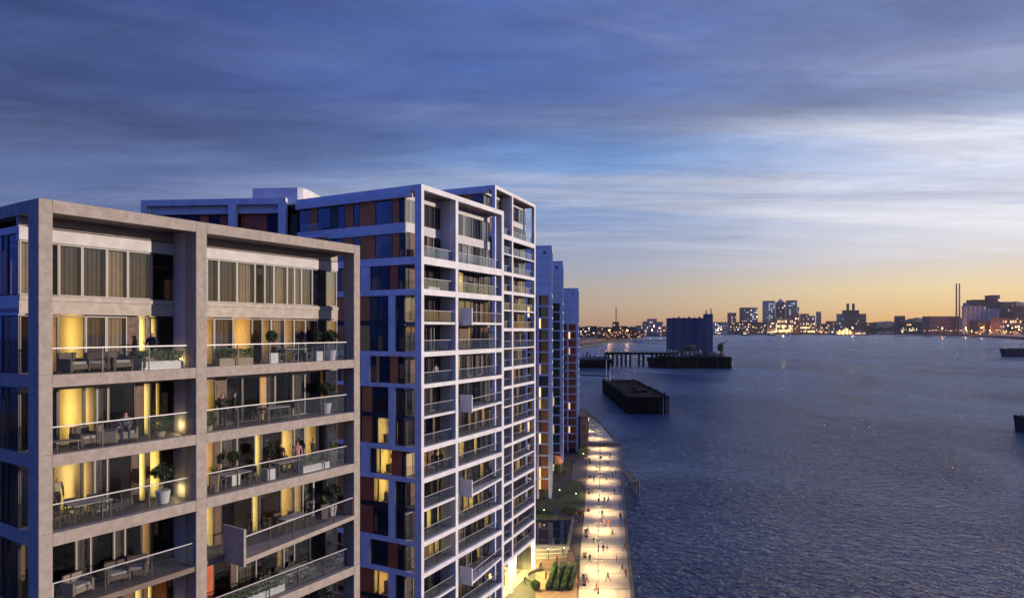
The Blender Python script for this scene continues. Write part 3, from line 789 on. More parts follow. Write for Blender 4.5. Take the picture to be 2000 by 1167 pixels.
# lobby: tall glazed ground floor, lit from inside
C.box('lobby_wall', 'room_paint', .6, 16.6, 7.0, 7.2, .1, 5.55)
C.box('lobby_wall', 'room_paint', .5, .7, 2.0, 7.0, .1, 5.55)
C.box('lobby_floor', 'paving', .6, 16.6, .4, 7.0, .02, .1)
for k in range(10):
    C.glaze('F', 1.0 + k * 1.55, [('e', 1.55)], 2.2, .12, 4.9)
C.box('header', 'concrete', .6, 16.6, 2.1, 2.5, 4.92, 5.55)
for x in (2.5, 6, 9.5, 13, 16):
    point_light(C.root, (x, 4.6, 4.7), 7000, (1.0, .84, .26), .3, 'lobby_light')
    point_light(C.root, (x, 0.9, 5.1), 2600, (1.0, .86, .30), .15, 'lobby_light')
for x in (3.5, 10.5):
    cy = cyl(C.root, 'lobby_column', 'concrete', (x, 1.2), .3, .3, .1, 5.5, 14)

# ------------------------------------------------------------------ the three slim towers beyond (D, E, F)
rl_ = random.Random(12)
def slim(label, cx, depth, az, L, Dy, ztop, blank, storey, panel, cellw, cw=.9, name='apartment_tower'):
    T = Tower(name, label, cx, depth, az, L, Dy, 1.2, 'concrete')
    T.box('blank_gable', 'render_hazed', 0.03, .6, cw + .01, Dy, ztop - blank, ztop - 0.6)
    T.box('roof_beam', 'concrete', 0, .6, cw + .01, Dy, ztop - .6, ztop)
    for q in range(1, 5): T.box('joint', 'floor_tile', .012, .028, cw + .02, Dy - .02, ztop - .6 - q * (blank - .6) / 5, ztop - .54 - q * (blank - .6) / 5)
    T.box('vent', 'floor_tile', -.01, .028, cw + .6, cw + 1.3, ztop - 2.2, ztop - 1.5)
    for a, b in ((0, .55), (L * .42, L * .42 + .5), (L - .55, L)):
        T.box('column', 'render_hazed', a, b, 0, cw, 0, ztop)
    T.box('roof_beam', 'concrete', .55, L * .42, 0.003, .5, ztop - .6, ztop - .003)
    T.box('roof_beam', 'concrete', L * .42 + .5, L - .55, 0.003, .5, ztop - .6, ztop - .003)
    T.box('core', 'room_dark', .7, L - .4, 1.7, Dy, 0, ztop - .7)
    T.box('upper_wall', 'pane_dark', .7, L - .1, 1.25, 1.3, ztop - blank, ztop - .6)
    z = ztop - blank
    k = 0
    ys = []; y = cw + .01
    while y < Dy - cellw - .8: ys.append(y); y += cellw + .55
    for y in ys:
        T.box('side_column', 'render_hazed', 0.0, .5, y + cellw, y + cellw + .55, 0, ztop - blank - .003)
    while z > storey * .9:
        for a, b in ((.55, L * .42), (L * .42 + .5, L - .55)):
            T.box('beam', 'concrete', a, b, 0.004, .4, z - .4, z - .004)
        T.box('floor_slab', 'floor_tile', .6, L - .2, .41, 1.69, z - .3, z - .02)
        T.box('window', 'pane_dark', .7, L - .1, 1.3, 1.33, z - storey, z - .4)
        for j, y in enumerate(ys):
            if j > 1: break
            T.box('beam', 'render_hazed', .003, .5, y, y + cellw, z - .4, z - .004)
            mid = y + cellw * .8
            T.box('cladding_panel', panel(k, j), .22, .4, y + .02, mid, z - storey + .01, z - .42)
            T.box('window_pane', 'glow_warm' if rl_.random() < .16 else 'pane_dark', .30, .32, mid + .02, y + cellw - .02, z - storey + .01, z - .42)
            T.box('room_back', 'room_dark', .62, .66, mid + .02, y + cellw - .02, z - storey + .01, z - .42)
        z -= storey; k += 1
    return T
rd = random.Random(3)
Dt = slim('slim pale tower with blank gable and ochre to rust panels, beside the tall block', 1078, 162.0, 4.5, 16.0, 12.0, 63.0, 12.0, 2.86,
          lambda k, j: 'ochre_panel' if k < 3 or (k in (6, 9)) else ('orange_panel' if k in (4, 12) else ('rust_panel' if k > 10 else rd.choice(['ochre_panel', 'timber', 'orange_panel']))), 2.3)
Et = slim('slim pale tower with blank gable and dark olive panels, middle of the three beyond', 1099.5, 191.0, 5.3, 16.0, 12.0, 62.2, 12.0, 2.75,
          lambda k, j: 'olive_panel', 2.1)
Ft = slim('slim pale tower with blank gable and rust red panels, farthest and lowest of three', 1130, 224.0, 6.6, 16.0, 12.0, 56.4, 12.0, 2.7,
          lambda k, j: 'rust_panel', 2.5)
# ------------------------------------------------------------------ river and land
sheet('river', [(-4000, -900), (9400, -900), (9400, 12000), (-4000, 12000)], WATER, 'river_water')
edge_px = [(1238, 1167), (1226, 1048), (1217, 948), (1215, 872)]
quay_edge = [(-7.0, -70.0)] + [gp(*p) for p in edge_px]
far_edge = [gp(1206, 861), gp(1175, 826), gp(1147, 803), (30, 420), (-60, 470), (-400, 560)]
land_pts = quay_edge + far_edge + [(-400, -70)]
lb = solid('ground', land_pts, WATER - 3.0, -0.006, 'land'); lb['kind'] = 'structure'
# quay wall facing: raised coping along the water
bm = bmesh.new()
for (a, b) in zip(quay_edge[1:], quay_edge[2:]):
    a, b = Vector((*a, 0)), Vector((*b, 0)); d = (b - a).normalized(); n = Vector((d.y, -d.x, 0))
    q = [a + n * .12, b + n * .12, b - n * .45, a - n * .45]
    lo = [bm.verts.new((v.x, v.y, -.6)) for v in q]; hi = [bm.verts.new((v.x, v.y, .18)) for v in q]
    for i in range(4): bm.faces.new((lo[i], lo[(i + 1) % 4], hi[(i + 1) % 4], hi[i]))
    bm.faces.new(hi)
bmesh.ops.recalc_face_normals(bm, faces=bm.faces[:])
cp = mesh_obj('quay_kerb', bm, 'quay'); cp['kind'] = 'structure'
left_px = [(1130, 1167), (1134, 1075), (1142, 1000), (1146, 930), (1148, 872)]
left_edge = [(-16.0, -70.0)] + [gp(*p) for p in left_px]
in_edge = [(x - .5, y) for x, y in quay_edge]
sheet('promenade', left_edge + in_edge[::-1], 0.004, 'paving')
# paving bands across the promenade, each a slab row of its own
def at_y(line, Y):
    for (x0, y0), (x1, y1) in zip(line, line[1:]):
        if y0 <= Y <= y1: return x0 + (x1 - x0) * (Y - y0) / (y1 - y0)
    return line[-1][0]
Y = 92.0
while Y < 232:
    xl, xr = at_y(left_edge, Y), at_y(in_edge, Y)
    bm = bmesh.new(); add_box(bm, xl + .05, xr - .1, Y, Y + .55, .004, .012)
    o = mesh_obj('paving_band', bm, 'paving_mid', bpy.data.objects['promenade'])
    Y += 6.8
# quay railing along the water: posts and two rails
rails = props(empty('quay_railing', (*quay_edge[2], 0)), 'low dark railing along the quay edge above the river', 'railing')
prev = None
Y = 95.0; k = 0
while Y < 236:
    x = at_y(quay_edge, Y) - .2
    o = box(None, 'post', 'steel_dark', -.04, .0, -.04, .0, 0, 1.1); o.location = (x - rails.location.x, Y - rails.location.y, .18); o.parent = rails
    if prev:
        for h in (1.05, .6):
            bm = bmesh.new(); add_tube(bm, (prev[0], prev[1], .18 + h), (x, Y, .18 + h), .03, .03, 6)
            bmesh.ops.translate(bm, verts=bm.verts[:], vec=-rails.location)
            mesh_obj('rail', bm, 'steel_dark', rails)
    prev = (x, Y); Y += 3.5
# timber fender platform on the river side
fx, fy = gp(1222, 930)
fp = props(empty('landing_stage', (fx - .5, fy, 0)), 'small dark landing stage at the bend of the quay', 'landing stage')
box(fp, 'deck', 'quay', 0.75, 2.6, -7, 7, -.5, -.1)
for i, yy in enumerate((-6.5, -2.2, 2.2, 6.5)):
    cyl(fp, 'pile', 'quay', (2.9, yy), .25, .25, -6.5, .35, 10)
# end of the promenade: dark step, then a rough pale spit of ground
xl, yl = gp(1150, 868); xr2, yr2 = gp(1214, 868)
st = box(None, 'step', 'paving_dark', xl - 2, xr2 - .6, yl + .5, yl + 3.0, -.2, .5); st['kind'] = 'structure'
sheet('spit_path', [gp(1150, 862), gp(1200, 862), gp(1172, 828), gp(1150, 812)], 0.004, 'paving')
# ------------------------------------------------------------------ garden between the towers and the promenade
sheet('lawn', [gp(1082, 985), gp(1100, 965), gp(1112, 940), gp(1130, 938), gp(1143, 962), gp(1141, 992), gp(1120, 1000), gp(1098, 1000)], 0.010, 'lawn')
sheet('lawn', [gp(1049, 1000), gp(1049, 955), gp(1070, 962), gp(1098, 985), gp(1092, 992)], 0.014, 'lawn')
sheet('lawn', [gp(1103, 925), gp(1103, 898), gp(1117, 905), gp(1114, 925)], 0.018, 'lawn')
sheet('lawn', [gp(1126, 890), gp(1146, 890), gp(1147, 868), gp(1128, 868)], 0.022, 'lawn')
sheet('garden_path', [gp(1049, 1012), gp(1132, 1008), gp(1142, 996), gp(1098, 1001), gp(1049, 1002)], 0.028, 'terrace')
sheet('garden_path', [gp(1114, 936), gp(1120, 902), gp(1146, 892), gp(1145, 955), gp(1136, 940)], 0.034, 'paving_dark')
sheet('terrace', [gp(1046, 1200), gp(1046, 1080), gp(1118, 1076), gp(1128, 1110), gp(1126, 1167), gp(1120, 1220)], 0.005, 'terrace')
# reflecting pool with raised rim
pn, pf = 1066, 1016
pa, pb_, pc, pd = gp(1047, pn), gp(1113, pn), gp(1121, pf), gp(1047, pf)
pool = props(empty('reflecting_pool', (*pa, 0)), 'dark reflecting pool beside the promenade mirroring the slim towers', 'pool')
def rel(p): return (p[0] - pa[0], p[1] - pa[1])
q = [rel(p) for p in ((pa[0] - 9, pa[1]), pb_, pc, (pd[0] - 9, pd[1]))]
solid('water', q, .02, .30, 'pool_water', pool)
def rim(p, q2, w, h):
    p, q2 = Vector((*p, 0)), Vector((*q2, 0)); d = (q2 - p).normalized(); n = Vector((-d.y, d.x, 0)) * w
    return solid('rim', [(p.x, p.y), (q2.x, q2.y), (q2.x + n.x, q2.y + n.y), (p.x + n.x, p.y + n.y)], .0, h, 'quay', pool)
rim(q[1], q[0], .5, .42); rim(q[2], q[1], -.5, 1.1); rim(q[3], q[2], .5, .5)
# lit steps in front of the pool
for i, (y0, y1) in enumerate(((1076, 1068), (1083, 1078), (1091, 1086))):
    a, b = gp(1046, y0), gp(1112 - 3 * i, y0 - 3); c, d = gp(1112 - 3 * i, y1 - 3), gp(1046, y1)
    s_ = solid('garden_step', [a, b, c, d], .0, .36 - .1 * i, 'paving')
    s_['kind'] = 'structure'

# ------------------------------------------------------------------ planting
def leaf_cloud(bm, pts, size, mi=0, rr=rng):
    for p in pts:
        n = Vector((rr.uniform(-1, 1), rr.uniform(-1, 1), rr.uniform(-.4, 1))).normalized()
        u = n.orthogonal().normalized(); u.rotate(Matrix.Rotation(rr.uniform(0, 6.28), 3, n)); v = n.cross(u)
        s = size * rr.uniform(.6, 1.3)
        a = [bm.verts.new(Vector(p) + u * s * i + v * s * .55 * j) for i, j in ((-1, 0), (0, -1), (1, 0), (0, 1))]
        bm.faces.new(a).material_index = mi
def ell_pts(c, rx, ry, rz, n, rr=rng, shell=.55):
    out = []
    while len(out) < n:
        v = Vector((rr.uniform(-1, 1), rr.uniform(-1, 1), rr.uniform(-1, 1)))
        if shell < v.length <= 1 + .12 * rr.random(): out.append((c[0] + v.x * rx, c[1] + v.y * ry, c[2] + v.z * rz))
    return out
def box_pts(x0, x1, y0, y1, z0, z1, n, rr=rng):
    return [(rr.uniform(x0, x1), rr.uniform(y0, y1), z0 + (z1 - z0) * rr.random() ** .6) for _ in range(n)]
_plants = {}
def plant_parts(kind):
    """(part name, mesh) list of one balcony plant; meshes are shared between copies"""
    if kind in _plants: return _plants[kind]
    out = []
    def fin(name, bm, m):
        me = bpy.data.meshes.new(name); bm.to_mesh(me); bm.free(); me.materials.append(M[m]); out.append((name, me))
    if kind in ('hedge_tan', 'hedge_white', 'hedge'):
        Lh = 1.9
        bm = bmesh.new()
        for (x0, x1, y0, y1) in ((-Lh / 2, Lh / 2, -.22, -.19), (-Lh / 2, Lh / 2, .19, .22), (-Lh / 2, -Lh / 2 + .03, -.19, .19), (Lh / 2 - .03, Lh / 2, -.19, .19)):
            add_box(bm, x0, x1, y0, y1, 0, .38)
        fin('planter', bm, 'tan_planter' if kind == 'hedge_tan' else 'white_planter')
        bm = bmesh.new(); add_box(bm, -Lh / 2 + .04, Lh / 2 - .04, -.18, .18, .02, .34); fin('soil', bm, 'soil')
        bm = bmesh.new(); leaf_cloud(bm, box_pts(-Lh / 2 - .08, Lh / 2 + .08, -.28, .28, .33, .82, 1100), .05); fin('foliage', bm, 'leaf_bright')
    elif kind == 'ball':
        bm = bmesh.new(); add_cyl(bm, (0, 0), .20, .26, 0, .25, 16); fin('pot', bm, 'tan_planter')
        bm = bmesh.new(); leaf_cloud(bm, ell_pts((0, 0, .58), .42, .42, .36, 1000, shell=.6), .045); fin('foliage', bm, 'leaf')
    elif kind == 'topiary':
        bm = bmesh.new()
        a = .24
        for k in range(1): add_box(bm, -a, a, -a, a, 0, .55)
        fin('pot', bm, 'white_planter')
        bm = bmesh.new(); add_tube(bm, (0, 0, .5), (.01, 0, 1.3), .025, .02); fin('stem', bm, 'bark')
        bm = bmesh.new(); leaf_cloud(bm, ell_pts((0, 0, 1.45), .30, .30, .30, 800, shell=.5), .045); fin('foliage', bm, 'leaf_dark')
    elif kind == 'tree':
        bm = bmesh.new(); add_cyl(bm, (0, 0), .24, .33, 0, .58, 18); fin('pot', bm, 'white_planter')
        bm = bmesh.new(); add_tube(bm, (0, 0, .5), (.03, 0, 1.1), .03, .022)
        for k in range(5):
            a = k * 1.26; add_tube(bm, (.03, 0, 1.05), (.03 + .3 * math.cos(a), .3 * math.sin(a), 1.55), .016, .006, 5)
        fin('stem', bm, 'bark')
        bm = bmesh.new()
        for k in range(7):
            a = k * .9; leaf_cloud(bm, ell_pts((.3 * math.cos(a), .3 * math.sin(a), 1.45 + .18 * math.sin(k * 2.1)), .26, .26, .2, 170, shell=.2), .055)
        fin('foliage', bm, 'leaf_dark')
    elif kind == 'palm':
        bm = bmesh.new(); add_cyl(bm, (0, 0), .20, .30, 0, .85, 4); fin('pot', bm, 'tan_planter')
        bm = bmesh.new()
        for k in range(26):
            a = k * 2.4; up = .55 + .5 * ((k * 7) % 10) / 10; rr_ = .18 + .42 * ((k * 3) % 7) / 7
            p0 = Vector((0, 0, .8)); pr_ = None
            for i in range(6):
                t = i / 5; c = p0 + Vector((math.cos(a) * rr_ * t, math.sin(a) * rr_ * t, up * (t - .45 * t * t)))
                w = Vector((-math.sin(a), math.cos(a), 0)) * (.03 * (1 - t) + .006)
                cur = (bm.verts.new(c - w), bm.verts.new(c + w))
                if pr_: bm.faces.new((pr_[0], cur[0], cur[1], pr_[1]))
                pr_ = cur
        fin('foliage', bm, 'leaf_bright')
    _plants[kind] = out
    return out
def put(T, name, parts, x, y, z, label, cat, group=None, rz=0.0):
    o = props(empty(name, T.w(x, y, z) if T else (x, y, z), (T.rz if T else 0) + rz), label, cat, group)
    for nm, me in parts: link(bpy.data.objects.new(nm, me), o)
    return o
G_PL = 'planted pots on the balconies'
def plant(T, kind, x, y, z, label, rz=0): return put(T, {'hedge_tan': 'planter_hedge', 'hedge_white': 'planter_hedge', 'hedge': 'planter_hedge', 'ball': 'round_shrub', 'topiary': 'topiary_tree', 'tree': 'potted_tree', 'palm': 'potted_palm'}[kind], plant_parts(kind), x, y, z, label, 'plant', G_PL, rz)
F1, F2, F3, F4, F5 = 40.215, 37.095, 34.035, 30.975, 27.925
plant(A, 'hedge', 5.2, .85, F1, 'long low green hedge in planter, right end of first bay, top balcony')
plant(A, 'hedge_tan', 8.9, .75, F1, 'leafy green hedge in tan planter on the top balcony, second bay')
plant(A, 'topiary', 11.4, 1.1, F1, 'small dark topiary ball in the middle of the top balcony, second bay')
plant(A, 'topiary', 14.6, 1.2, F1, 'dark topiary ball left of the bushy tree, top balcony')
plant(A, 'tree', 15.6, 1.15, F1, 'bushy dark potted tree in white pot at right end of top balcony')
plant(A, 'ball', 5.3, 1.1, F2, 'round green shrub in pot, second balcony down, first bay')
plant(A, 'ball', 7.5, .85, F2, 'round green shrub at left end of second balcony down, second bay')
plant(A, 'tree', 15.3, 1.25, F2, 'dark potted tree at right end of second balcony down')
plant(A, 'tree', 5.4, 1.0, F3, 'dark clipped tree in white pot, third balcony down, first bay')
plant(A, 'palm', 7.9, .85, F3, 'spiky bright plant in tall tan pot, left end of third balcony, second bay')
plant(A, 'topiary', 11.1, .95, F3, 'dark ball topiary on stem in middle of third balcony, second bay')
plant(A, 'topiary', 9.3, 1.4, F3, 'dark ball topiary close to the glass, third balcony, second bay')
plant(A, 'hedge', 14.0, .75, F3, 'bright green hedge in white planter in front of standing people')
plant(A, 'palm', 15.6, .9, F3, 'spiky bright plant in tall tan pot, right end of third balcony')
plant(A, 'palm', 15.0, 1.0, F4, 'spiky green plant near right end of the jutting balcony')
plant(A, 'tree', 15.7, 1.2, F4, 'green potted tree in white pot at right end of jutting balcony')
plant(A, 'hedge', 9.0, .8, F5, 'low green hedge with white planter on the lowest balcony, left half')
plant(A, 'hedge', 10.9, .8, F5, 'low green hedge with white planter on the lowest balcony, middle')
plant(A, 'tree', 15.0, 1.2, 24.875, 'dark potted tree on the balcony at the bottom of the picture')
for k, (x, z, kd, lb_) in enumerate(((1.4, 48.88, 'ball', 'small round shrub on the top balcony of the second block'), (8.6, 33.88, 'ball', 'round green shrub on a jutting balcony of the second block'),
                                 (3.2, 45.84, 'hedge', 'low hedge on the second block, balcony below the top one'), (7.2, 31.0, 'ball', 'round lit shrub behind glass on the second block, mid height'),
                                 (4.4, 10.13, 'topiary', 'topiary ball on the lowest visible balcony of the second block'))):
    plant(B, kd, x, 1.0, z - .0, lb_)

# ------------------------------------------------------------------ furniture
def armchair_parts(m='wicker'):
    key = 'arm' + m
    if key in _plants: return _plants[key]
    out = []
    def fin(name, boxes, mm, bev=.02):
        bm = bmesh.new()
        for b_ in boxes: add_box(bm, *b_)
        if bev: bmesh.ops.bevel(bm, geom=bm.edges[:], offset=bev, segments=2, affect='EDGES')
        me = bpy.data.meshes.new(name); bm.to_mesh(me); bm.free(); me.materials.append(M[mm]); out.append((name, me))
    fin('seat', [(-.38, .38, -.38, .36, .16, .36)], m)
    fin('backrest', [(-.40, .40, .30, .42, .16, .84)], m)
    fin('armrest', [(-.46, -.36, -.38, .36, .10, .60)], m); fin('armrest', [(.36, .46, -.38, .36, .10, .60)], m)
    fin('cushion', [(-.34, .34, -.36, .28, .365, .47)], 'cushion', .04)
    for sx in (-.42, .36):
        for sy in (-.36, .34): fin('leg', [(sx, sx + .05, sy, sy + .05, 0, .11)], 'dark_wood', 0)
    _plants[key] = out
    return out
def chair_parts():
    if 'chair' in _plants: return _plants['chair']
    out = []
    def fin(name, boxes, mm):
        bm = bmesh.new()
        for b_ in boxes: add_box(bm, *b_)
        me = bpy.data.meshes.new(name); bm.to_mesh(me); bm.free(); me.materials.append(M[mm]); out.append((name, me))
    fin('seat', [(-.22, .22, -.22, .22, .42, .46)], 'dark_wood')
    fin('backrest', [(-.22, .22, .19, .22, .55, .88)], 'dark_wood')
    for sx in (-.22, .185):
        fin('leg', [(sx, sx + .035, -.22, -.185, 0, .42)], 'dark_wood'); fin('leg', [(sx, sx + .035, .185, .22, 0, .55)], 'dark_wood')
    _plants['chair'] = out
    return out
def table_parts(low=False):
    key = 'table%d' % low
    if key in _plants: return _plants[key]
    out = []; h = .40 if low else .74; a, b = (.45, .35) if low else (.75, .42)
    def fin(name, boxes, mm):
        bm = bmesh.new()
        for b_ in boxes: add_box(bm, *b_)
        me = bpy.data.meshes.new(name); bm.to_mesh(me); bm.free(); me.materials.append(M[mm]); out.append((name, me))
    fin('tabletop', [(-a, a, -b, b, h - .04, h)], 'cushion' if not low else 'tan_planter')
    for sx in (-a + .04, a - .09):
        for sy in (-b + .04, b - .09): fin('leg', [(sx, sx + .05, sy, sy + .05, 0, h - .04)], 'dark_wood')
    _plants[key] = out
    return out
G_AC, G_CH, G_TB = 'armchairs on the balconies', 'dining chairs on the balconies', 'tables on the balconies'
for x, y, z, rz, m, lb_ in ((1.75, 1.2, F1, .3, 'wicker', 'dark wicker armchair at left end of top balcony'), (2.7, 1.25, F1, -.5, 'wicker', 'dark wicker armchair facing the glass on top balcony, second from left'),
                           (3.6, 1.3, F1, .1, 'wicker', 'dark wicker armchair in the middle of the top balcony'), (4.45, 1.15, F1, -1.1, 'wicker_pale', 'pale wicker armchair beside the lit doorway, top balcony'),
                           (2.2, 1.2, F2, .2, 'wicker', 'dark wicker armchair on second balcony down, left of the seated person'), (3.75, 1.2, F2, -.1, 'wicker_pale', 'wicker armchair carrying the seated person'),
                           (3.05, 1.0, F2, .9, 'wicker_pale', 'pale wicker stool seat between the armchairs on second balcony'),
                           (1.9, 1.2, F4, .2, 'wicker_pale', 'pale armchair at left of the dark balcony'), (3.5, 1.3, F4, -.2, 'wicker', 'wicker armchair in middle of the dark balcony'),
                           (4.3, 1.25, F4, -.6, 'wicker', 'wicker armchair right of centre on the dark balcony')):
    put(A, 'armchair', armchair_parts(m), x, y, z, lb_, 'armchair', G_AC, rz)
put(A, 'low_table', table_parts(True), 1.3, .95, F2, 'low side table lit from inside, left end of second balcony', 'table', G_TB)
tabs = [(2.3, 1.1, F3, 'dining table on third balcony down, first bay, before the lit room'), (12.8, 1.15, F1, 'dining table on top balcony, second bay'), (11.6, 1.15, F2, 'dining table on second balcony down, second bay'),
        (9.0, .95, F3, 'dining table at left of third balcony, second bay'), (12.4, 1.2, F3, 'dining table at centre of third balcony, second bay'), (12.6, .9, F4, 'dining table on jutting balcony'), (12.8, 1.1, F5, 'dining table on lowest balcony')]
for k, (x, y, z, lb_) in enumerate(tabs):
    put(A, 'dining_table', table_parts(), x, y, z, lb_, 'table', G_TB)
    where = lb_.replace('dining table', '').strip()
    for j, (ox, oy, rz) in enumerate(((-.45, .5, 0), (.45, .5, 0), (-1.0, -.02, 1.57), (1.0, 0, -1.57))):
        side = ('back left chair', 'back right chair', 'left end chair', 'right end chair')[j]
        put(A, 'dining_chair', chair_parts(), x + ox, y + oy, z, '%s of the table %s' % (side, where), 'chair', G_CH, rz)

# ------------------------------------------------------------------ people
def person_mesh(pose):
    J = {'pel': (0, 0, .95, .15), 'sp': (0, .0, 1.16, .135), 'ch': (0, -.005, 1.36, .15), 'nk': (0, .0, 1.49, .06), 'hd': (0, .015, 1.57, .085), 'tp': (0, .01, 1.67, .085)}
    seat = pose == 'sit'
    for s, n in ((-1, 'l'), (1, 'r')):
        sw = {'stand': 0, 'walk': .22 * s, 'sit': 0, 'talk': 0, 'stride': .3 * s}[pose]
        J['sh' + n] = (.19 * s, 0, 1.40, .07)
        J['el' + n] = (.25 * s, -sw * .45 - .01, 1.13, .048)
        J['wr' + n] = (.24 * s, -sw * .8 + .09, .90, .034)
        J['ha' + n] = (.24 * s, -sw * .9 + .12, .83, .036)
        J['hp' + n] = (.095 * s, 0, .90, .105)
        J['kn' + n] = (.105 * s, sw * .75 + .03, .50, .066)
        J['an' + n] = (.105 * s, sw * 1.35 - .03 - (.08 if sw < 0 else 0), .09 + (.05 if sw < 0 else 0), .042)
        J['to' + n] = (.12 * s, sw * 1.35 + .11 - (.06 if sw < 0 else 0), .035, .036)
        if pose == 'talk' and s == 1:
            J['el' + n] = (.27, .06, 1.14, .048); J['wr' + n] = (.16, .27, 1.20, .034); J['ha' + n] = (.13, .34, 1.23, .036)
        if seat:
            J['hp' + n] = (.10 * s, .03, .50, .115); J['kn' + n] = (.13 * s, .46, .52, .07)
            J['an' + n] = (.13 * s, .50, .09, .045); J['to' + n] = (.14 * s, .64, .035, .036)
            J['wr' + n] = (.17 * s, .22, .68, .034); J['ha' + n] = (.14 * s, .32, .63, .036); J['el' + n] = (.25 * s, -.02, .74, .05)
            J['sh' + n] = (.19 * s, -.04, .98, .07)
    if seat:
        J.update({'pel': (0, 0, .53, .16), 'sp': (0, -.03, .75, .14), 'ch': (0, -.04, .94, .15), 'nk': (0, -.03, 1.07, .06), 'hd': (0, -.005, 1.15, .085), 'tp': (0, -.005, 1.25, .085)})
    ed = [('pel', 'sp'), ('sp', 'ch'), ('ch', 'nk'), ('nk', 'hd'), ('hd', 'tp')]
    for n in 'lr': ed += [('ch', 'sh' + n), ('sh' + n, 'el' + n), ('el' + n, 'wr' + n), ('wr' + n, 'ha' + n), ('pel', 'hp' + n), ('hp' + n, 'kn' + n), ('kn' + n, 'an' + n), ('an' + n, 'to' + n)]
    names = list(J); ix = {n: i for i, n in enumerate(names)}
    me = bpy.data.meshes.new('skeleton')
    me.from_pydata([J[n][:3] for n in names], [(ix[a], ix[b]) for a, b in ed], [])
    ob = bpy.data.objects.new('skeleton', me); COL.objects.link(ob)
    md = ob.modifiers.new('skin', 'SKIN'); md.use_smooth_shade = True
    sk = me.skin_vertices[0].data if me.skin_vertices else None
    if sk:
        for n in names: sk[ix[n]].radius = (J[n][3], J[n][3] * (.72 if n in ('sp', 'ch', 'pel') else 1)); sk[ix[n]].use_root = (n == 'pel')
    ob.modifiers.new('sub', 'SUBSURF').levels = 1
    dg = bpy.context.evaluated_depsgraph_get()
    res = bpy.data.meshes.new_from_object(ob.evaluated_get(dg))
    bpy.data.objects.remove(ob)
    bm = bmesh.new(); bm.from_mesh(res)
    for s, n in ((-1, 'l'), (1, 'r')):      # fingers and thumb, nose
        w, h = Vector(J['wr' + n][:3]), Vector(J['ha' + n][:3]); d = (h - w).normalized(); sd = d.cross(Vector((1, 0, 0))).normalized()
        for k in range(4):
            b0 = h + sd * (k - 1.5) * .018 + d * .02; L_ = (.055, .065, .06, .045)[k]
            m_ = b0 + d * L_ * .55; add_tube(bm, b0, m_, .0085, .008, 5); add_tube(bm, m_, m_ + d * L_ * .5 + Vector((-.015 * s, .008, 0)), .008, .006, 5)
        add_tube(bm, h - sd * .03 - d * .01, h - sd * .055 + d * .03, .010, .008, 5)
    hd = Vector(J['hd'][:3])
    add_tube(bm, hd + Vector((0, .07, .04)), hd + Vector((0, .115, .015)), .012, .016, 5)
    bm.to_mesh(res); bm.free()
    seg = [(Vector(J[a][:3]), Vector(J[b][:3]), a, b) for a, b in ed]
    hz = J['hd'][2]
    for p in res.polygons:
        c = p.center; best = None
        for a, b, na, nb in seg:
            ab = b - a; t = max(0, min(1, (c - a).dot(ab) / ab.length_squared)); dd = (c - a - ab * t).length
            if best is None or dd < best[0]: best = (dd, na, nb, t)
        _, na, nb, t = best
        if nb in ('hd', 'tp') or (nb == 'nk' and t > .6): mi = 4 if (c.z > hz + .10 or (c.y < J['hd'][1] - .02 and c.z > hz - .05)) else 0
        elif nb.startswith('ha') or (nb.startswith('wr') and t > .85): mi = 0
        elif na.startswith('hp') or na.startswith('kn') or nb.startswith('hp'): mi = 2
        elif na.startswith('an'): mi = 3
        elif na == 'pel' and t < .35: mi = 2
        else: mi = 1
        p.material_index = mi; p.use_smooth = True
    return res
_people = {}
def person(loc, rz, pose, top, legs, label, h=1.0, hair='hair'):
    if pose not in _people: _people[pose] = person_mesh(pose)
    key = (pose, top, legs, hair)
    if key not in _people:
        me = _people[pose].copy()
        for m in ('skin', top, legs, 'black_cloth', hair): me.materials.append(M[m])
        _people[key] = me
    o = bpy.data.objects.new('person', _people[key]); link(o); o.location = loc; o.rotation_euler = (0, 0, rz); o.scale = (h, h, h)
    props(o, label, 'person')
    return o
def pA(x, y, z, rz, *a, **k): return person(A.w(x, y, z), A.rz + rz, *a, **k)
pA(5.0, 1.2, F1, 1.9, 'talk', 'navy', 'black_cloth', 'person in dark suit standing by the lit doorway on the top balcony')
pA(3.75, 1.05, F2 + .02, 2.7, 'sit', 'grey_cloth', 'denim', 'person in jeans sitting in a wicker chair, second balcony down')
pA(1.75, 2.75, F3, 3.0, 'stand', 'white_cloth', 'black_cloth', 'person in dark trousers standing inside the lit room, third storey down')
pA(8.7, 1.45, F2, 2.9, 'talk', 'black_cloth', 'black_cloth', 'left dark figure of the pair on second balcony, second bay')
pA(9.35, 1.4, F2, -2.2, 'stand', 'black_cloth', 'navy', 'right dark figure of the pair on second balcony, second bay')
pA(13.1, 1.1, F3, 2.6, 'talk', 'pink_cloth', 'pink_cloth', 'person in pale pink standing on third balcony, second bay')
pA(14.4, 1.3, F3, -2.6, 'stand', 'navy', 'black_cloth', 'person in dark jacket behind the hedge on third balcony')
pA(12.3, 1.5, F3, 2.0, 'stand', 'brown_cloth', 'brown_cloth', 'person in brown left of the pink one, third balcony')
def pB(x, y, z, rz, *a, **k): return person(B.w(x, y, z), B.rz + rz, *a, **k)
pB(4.1, 1.1, 28.1, 2.0, 'stand', 'black_cloth', 'navy', 'person in dark clothes on second block balcony, left one of two')
pB(4.9, 1.0, 28.1, -2.0, 'talk', 'grey_cloth', 'black_cloth', 'person in grey on a second block balcony, right one of two')
pB(3.9, 1.1, 36.88, 2.4, 'stand', 'white_cloth', 'black_cloth', 'person in white on second block balcony at eye level')
pB(10.5, 1.1, 45.84, 2.4, 'stand', 'navy', 'black_cloth', 'person in navy on second block, balcony just below the top storey')
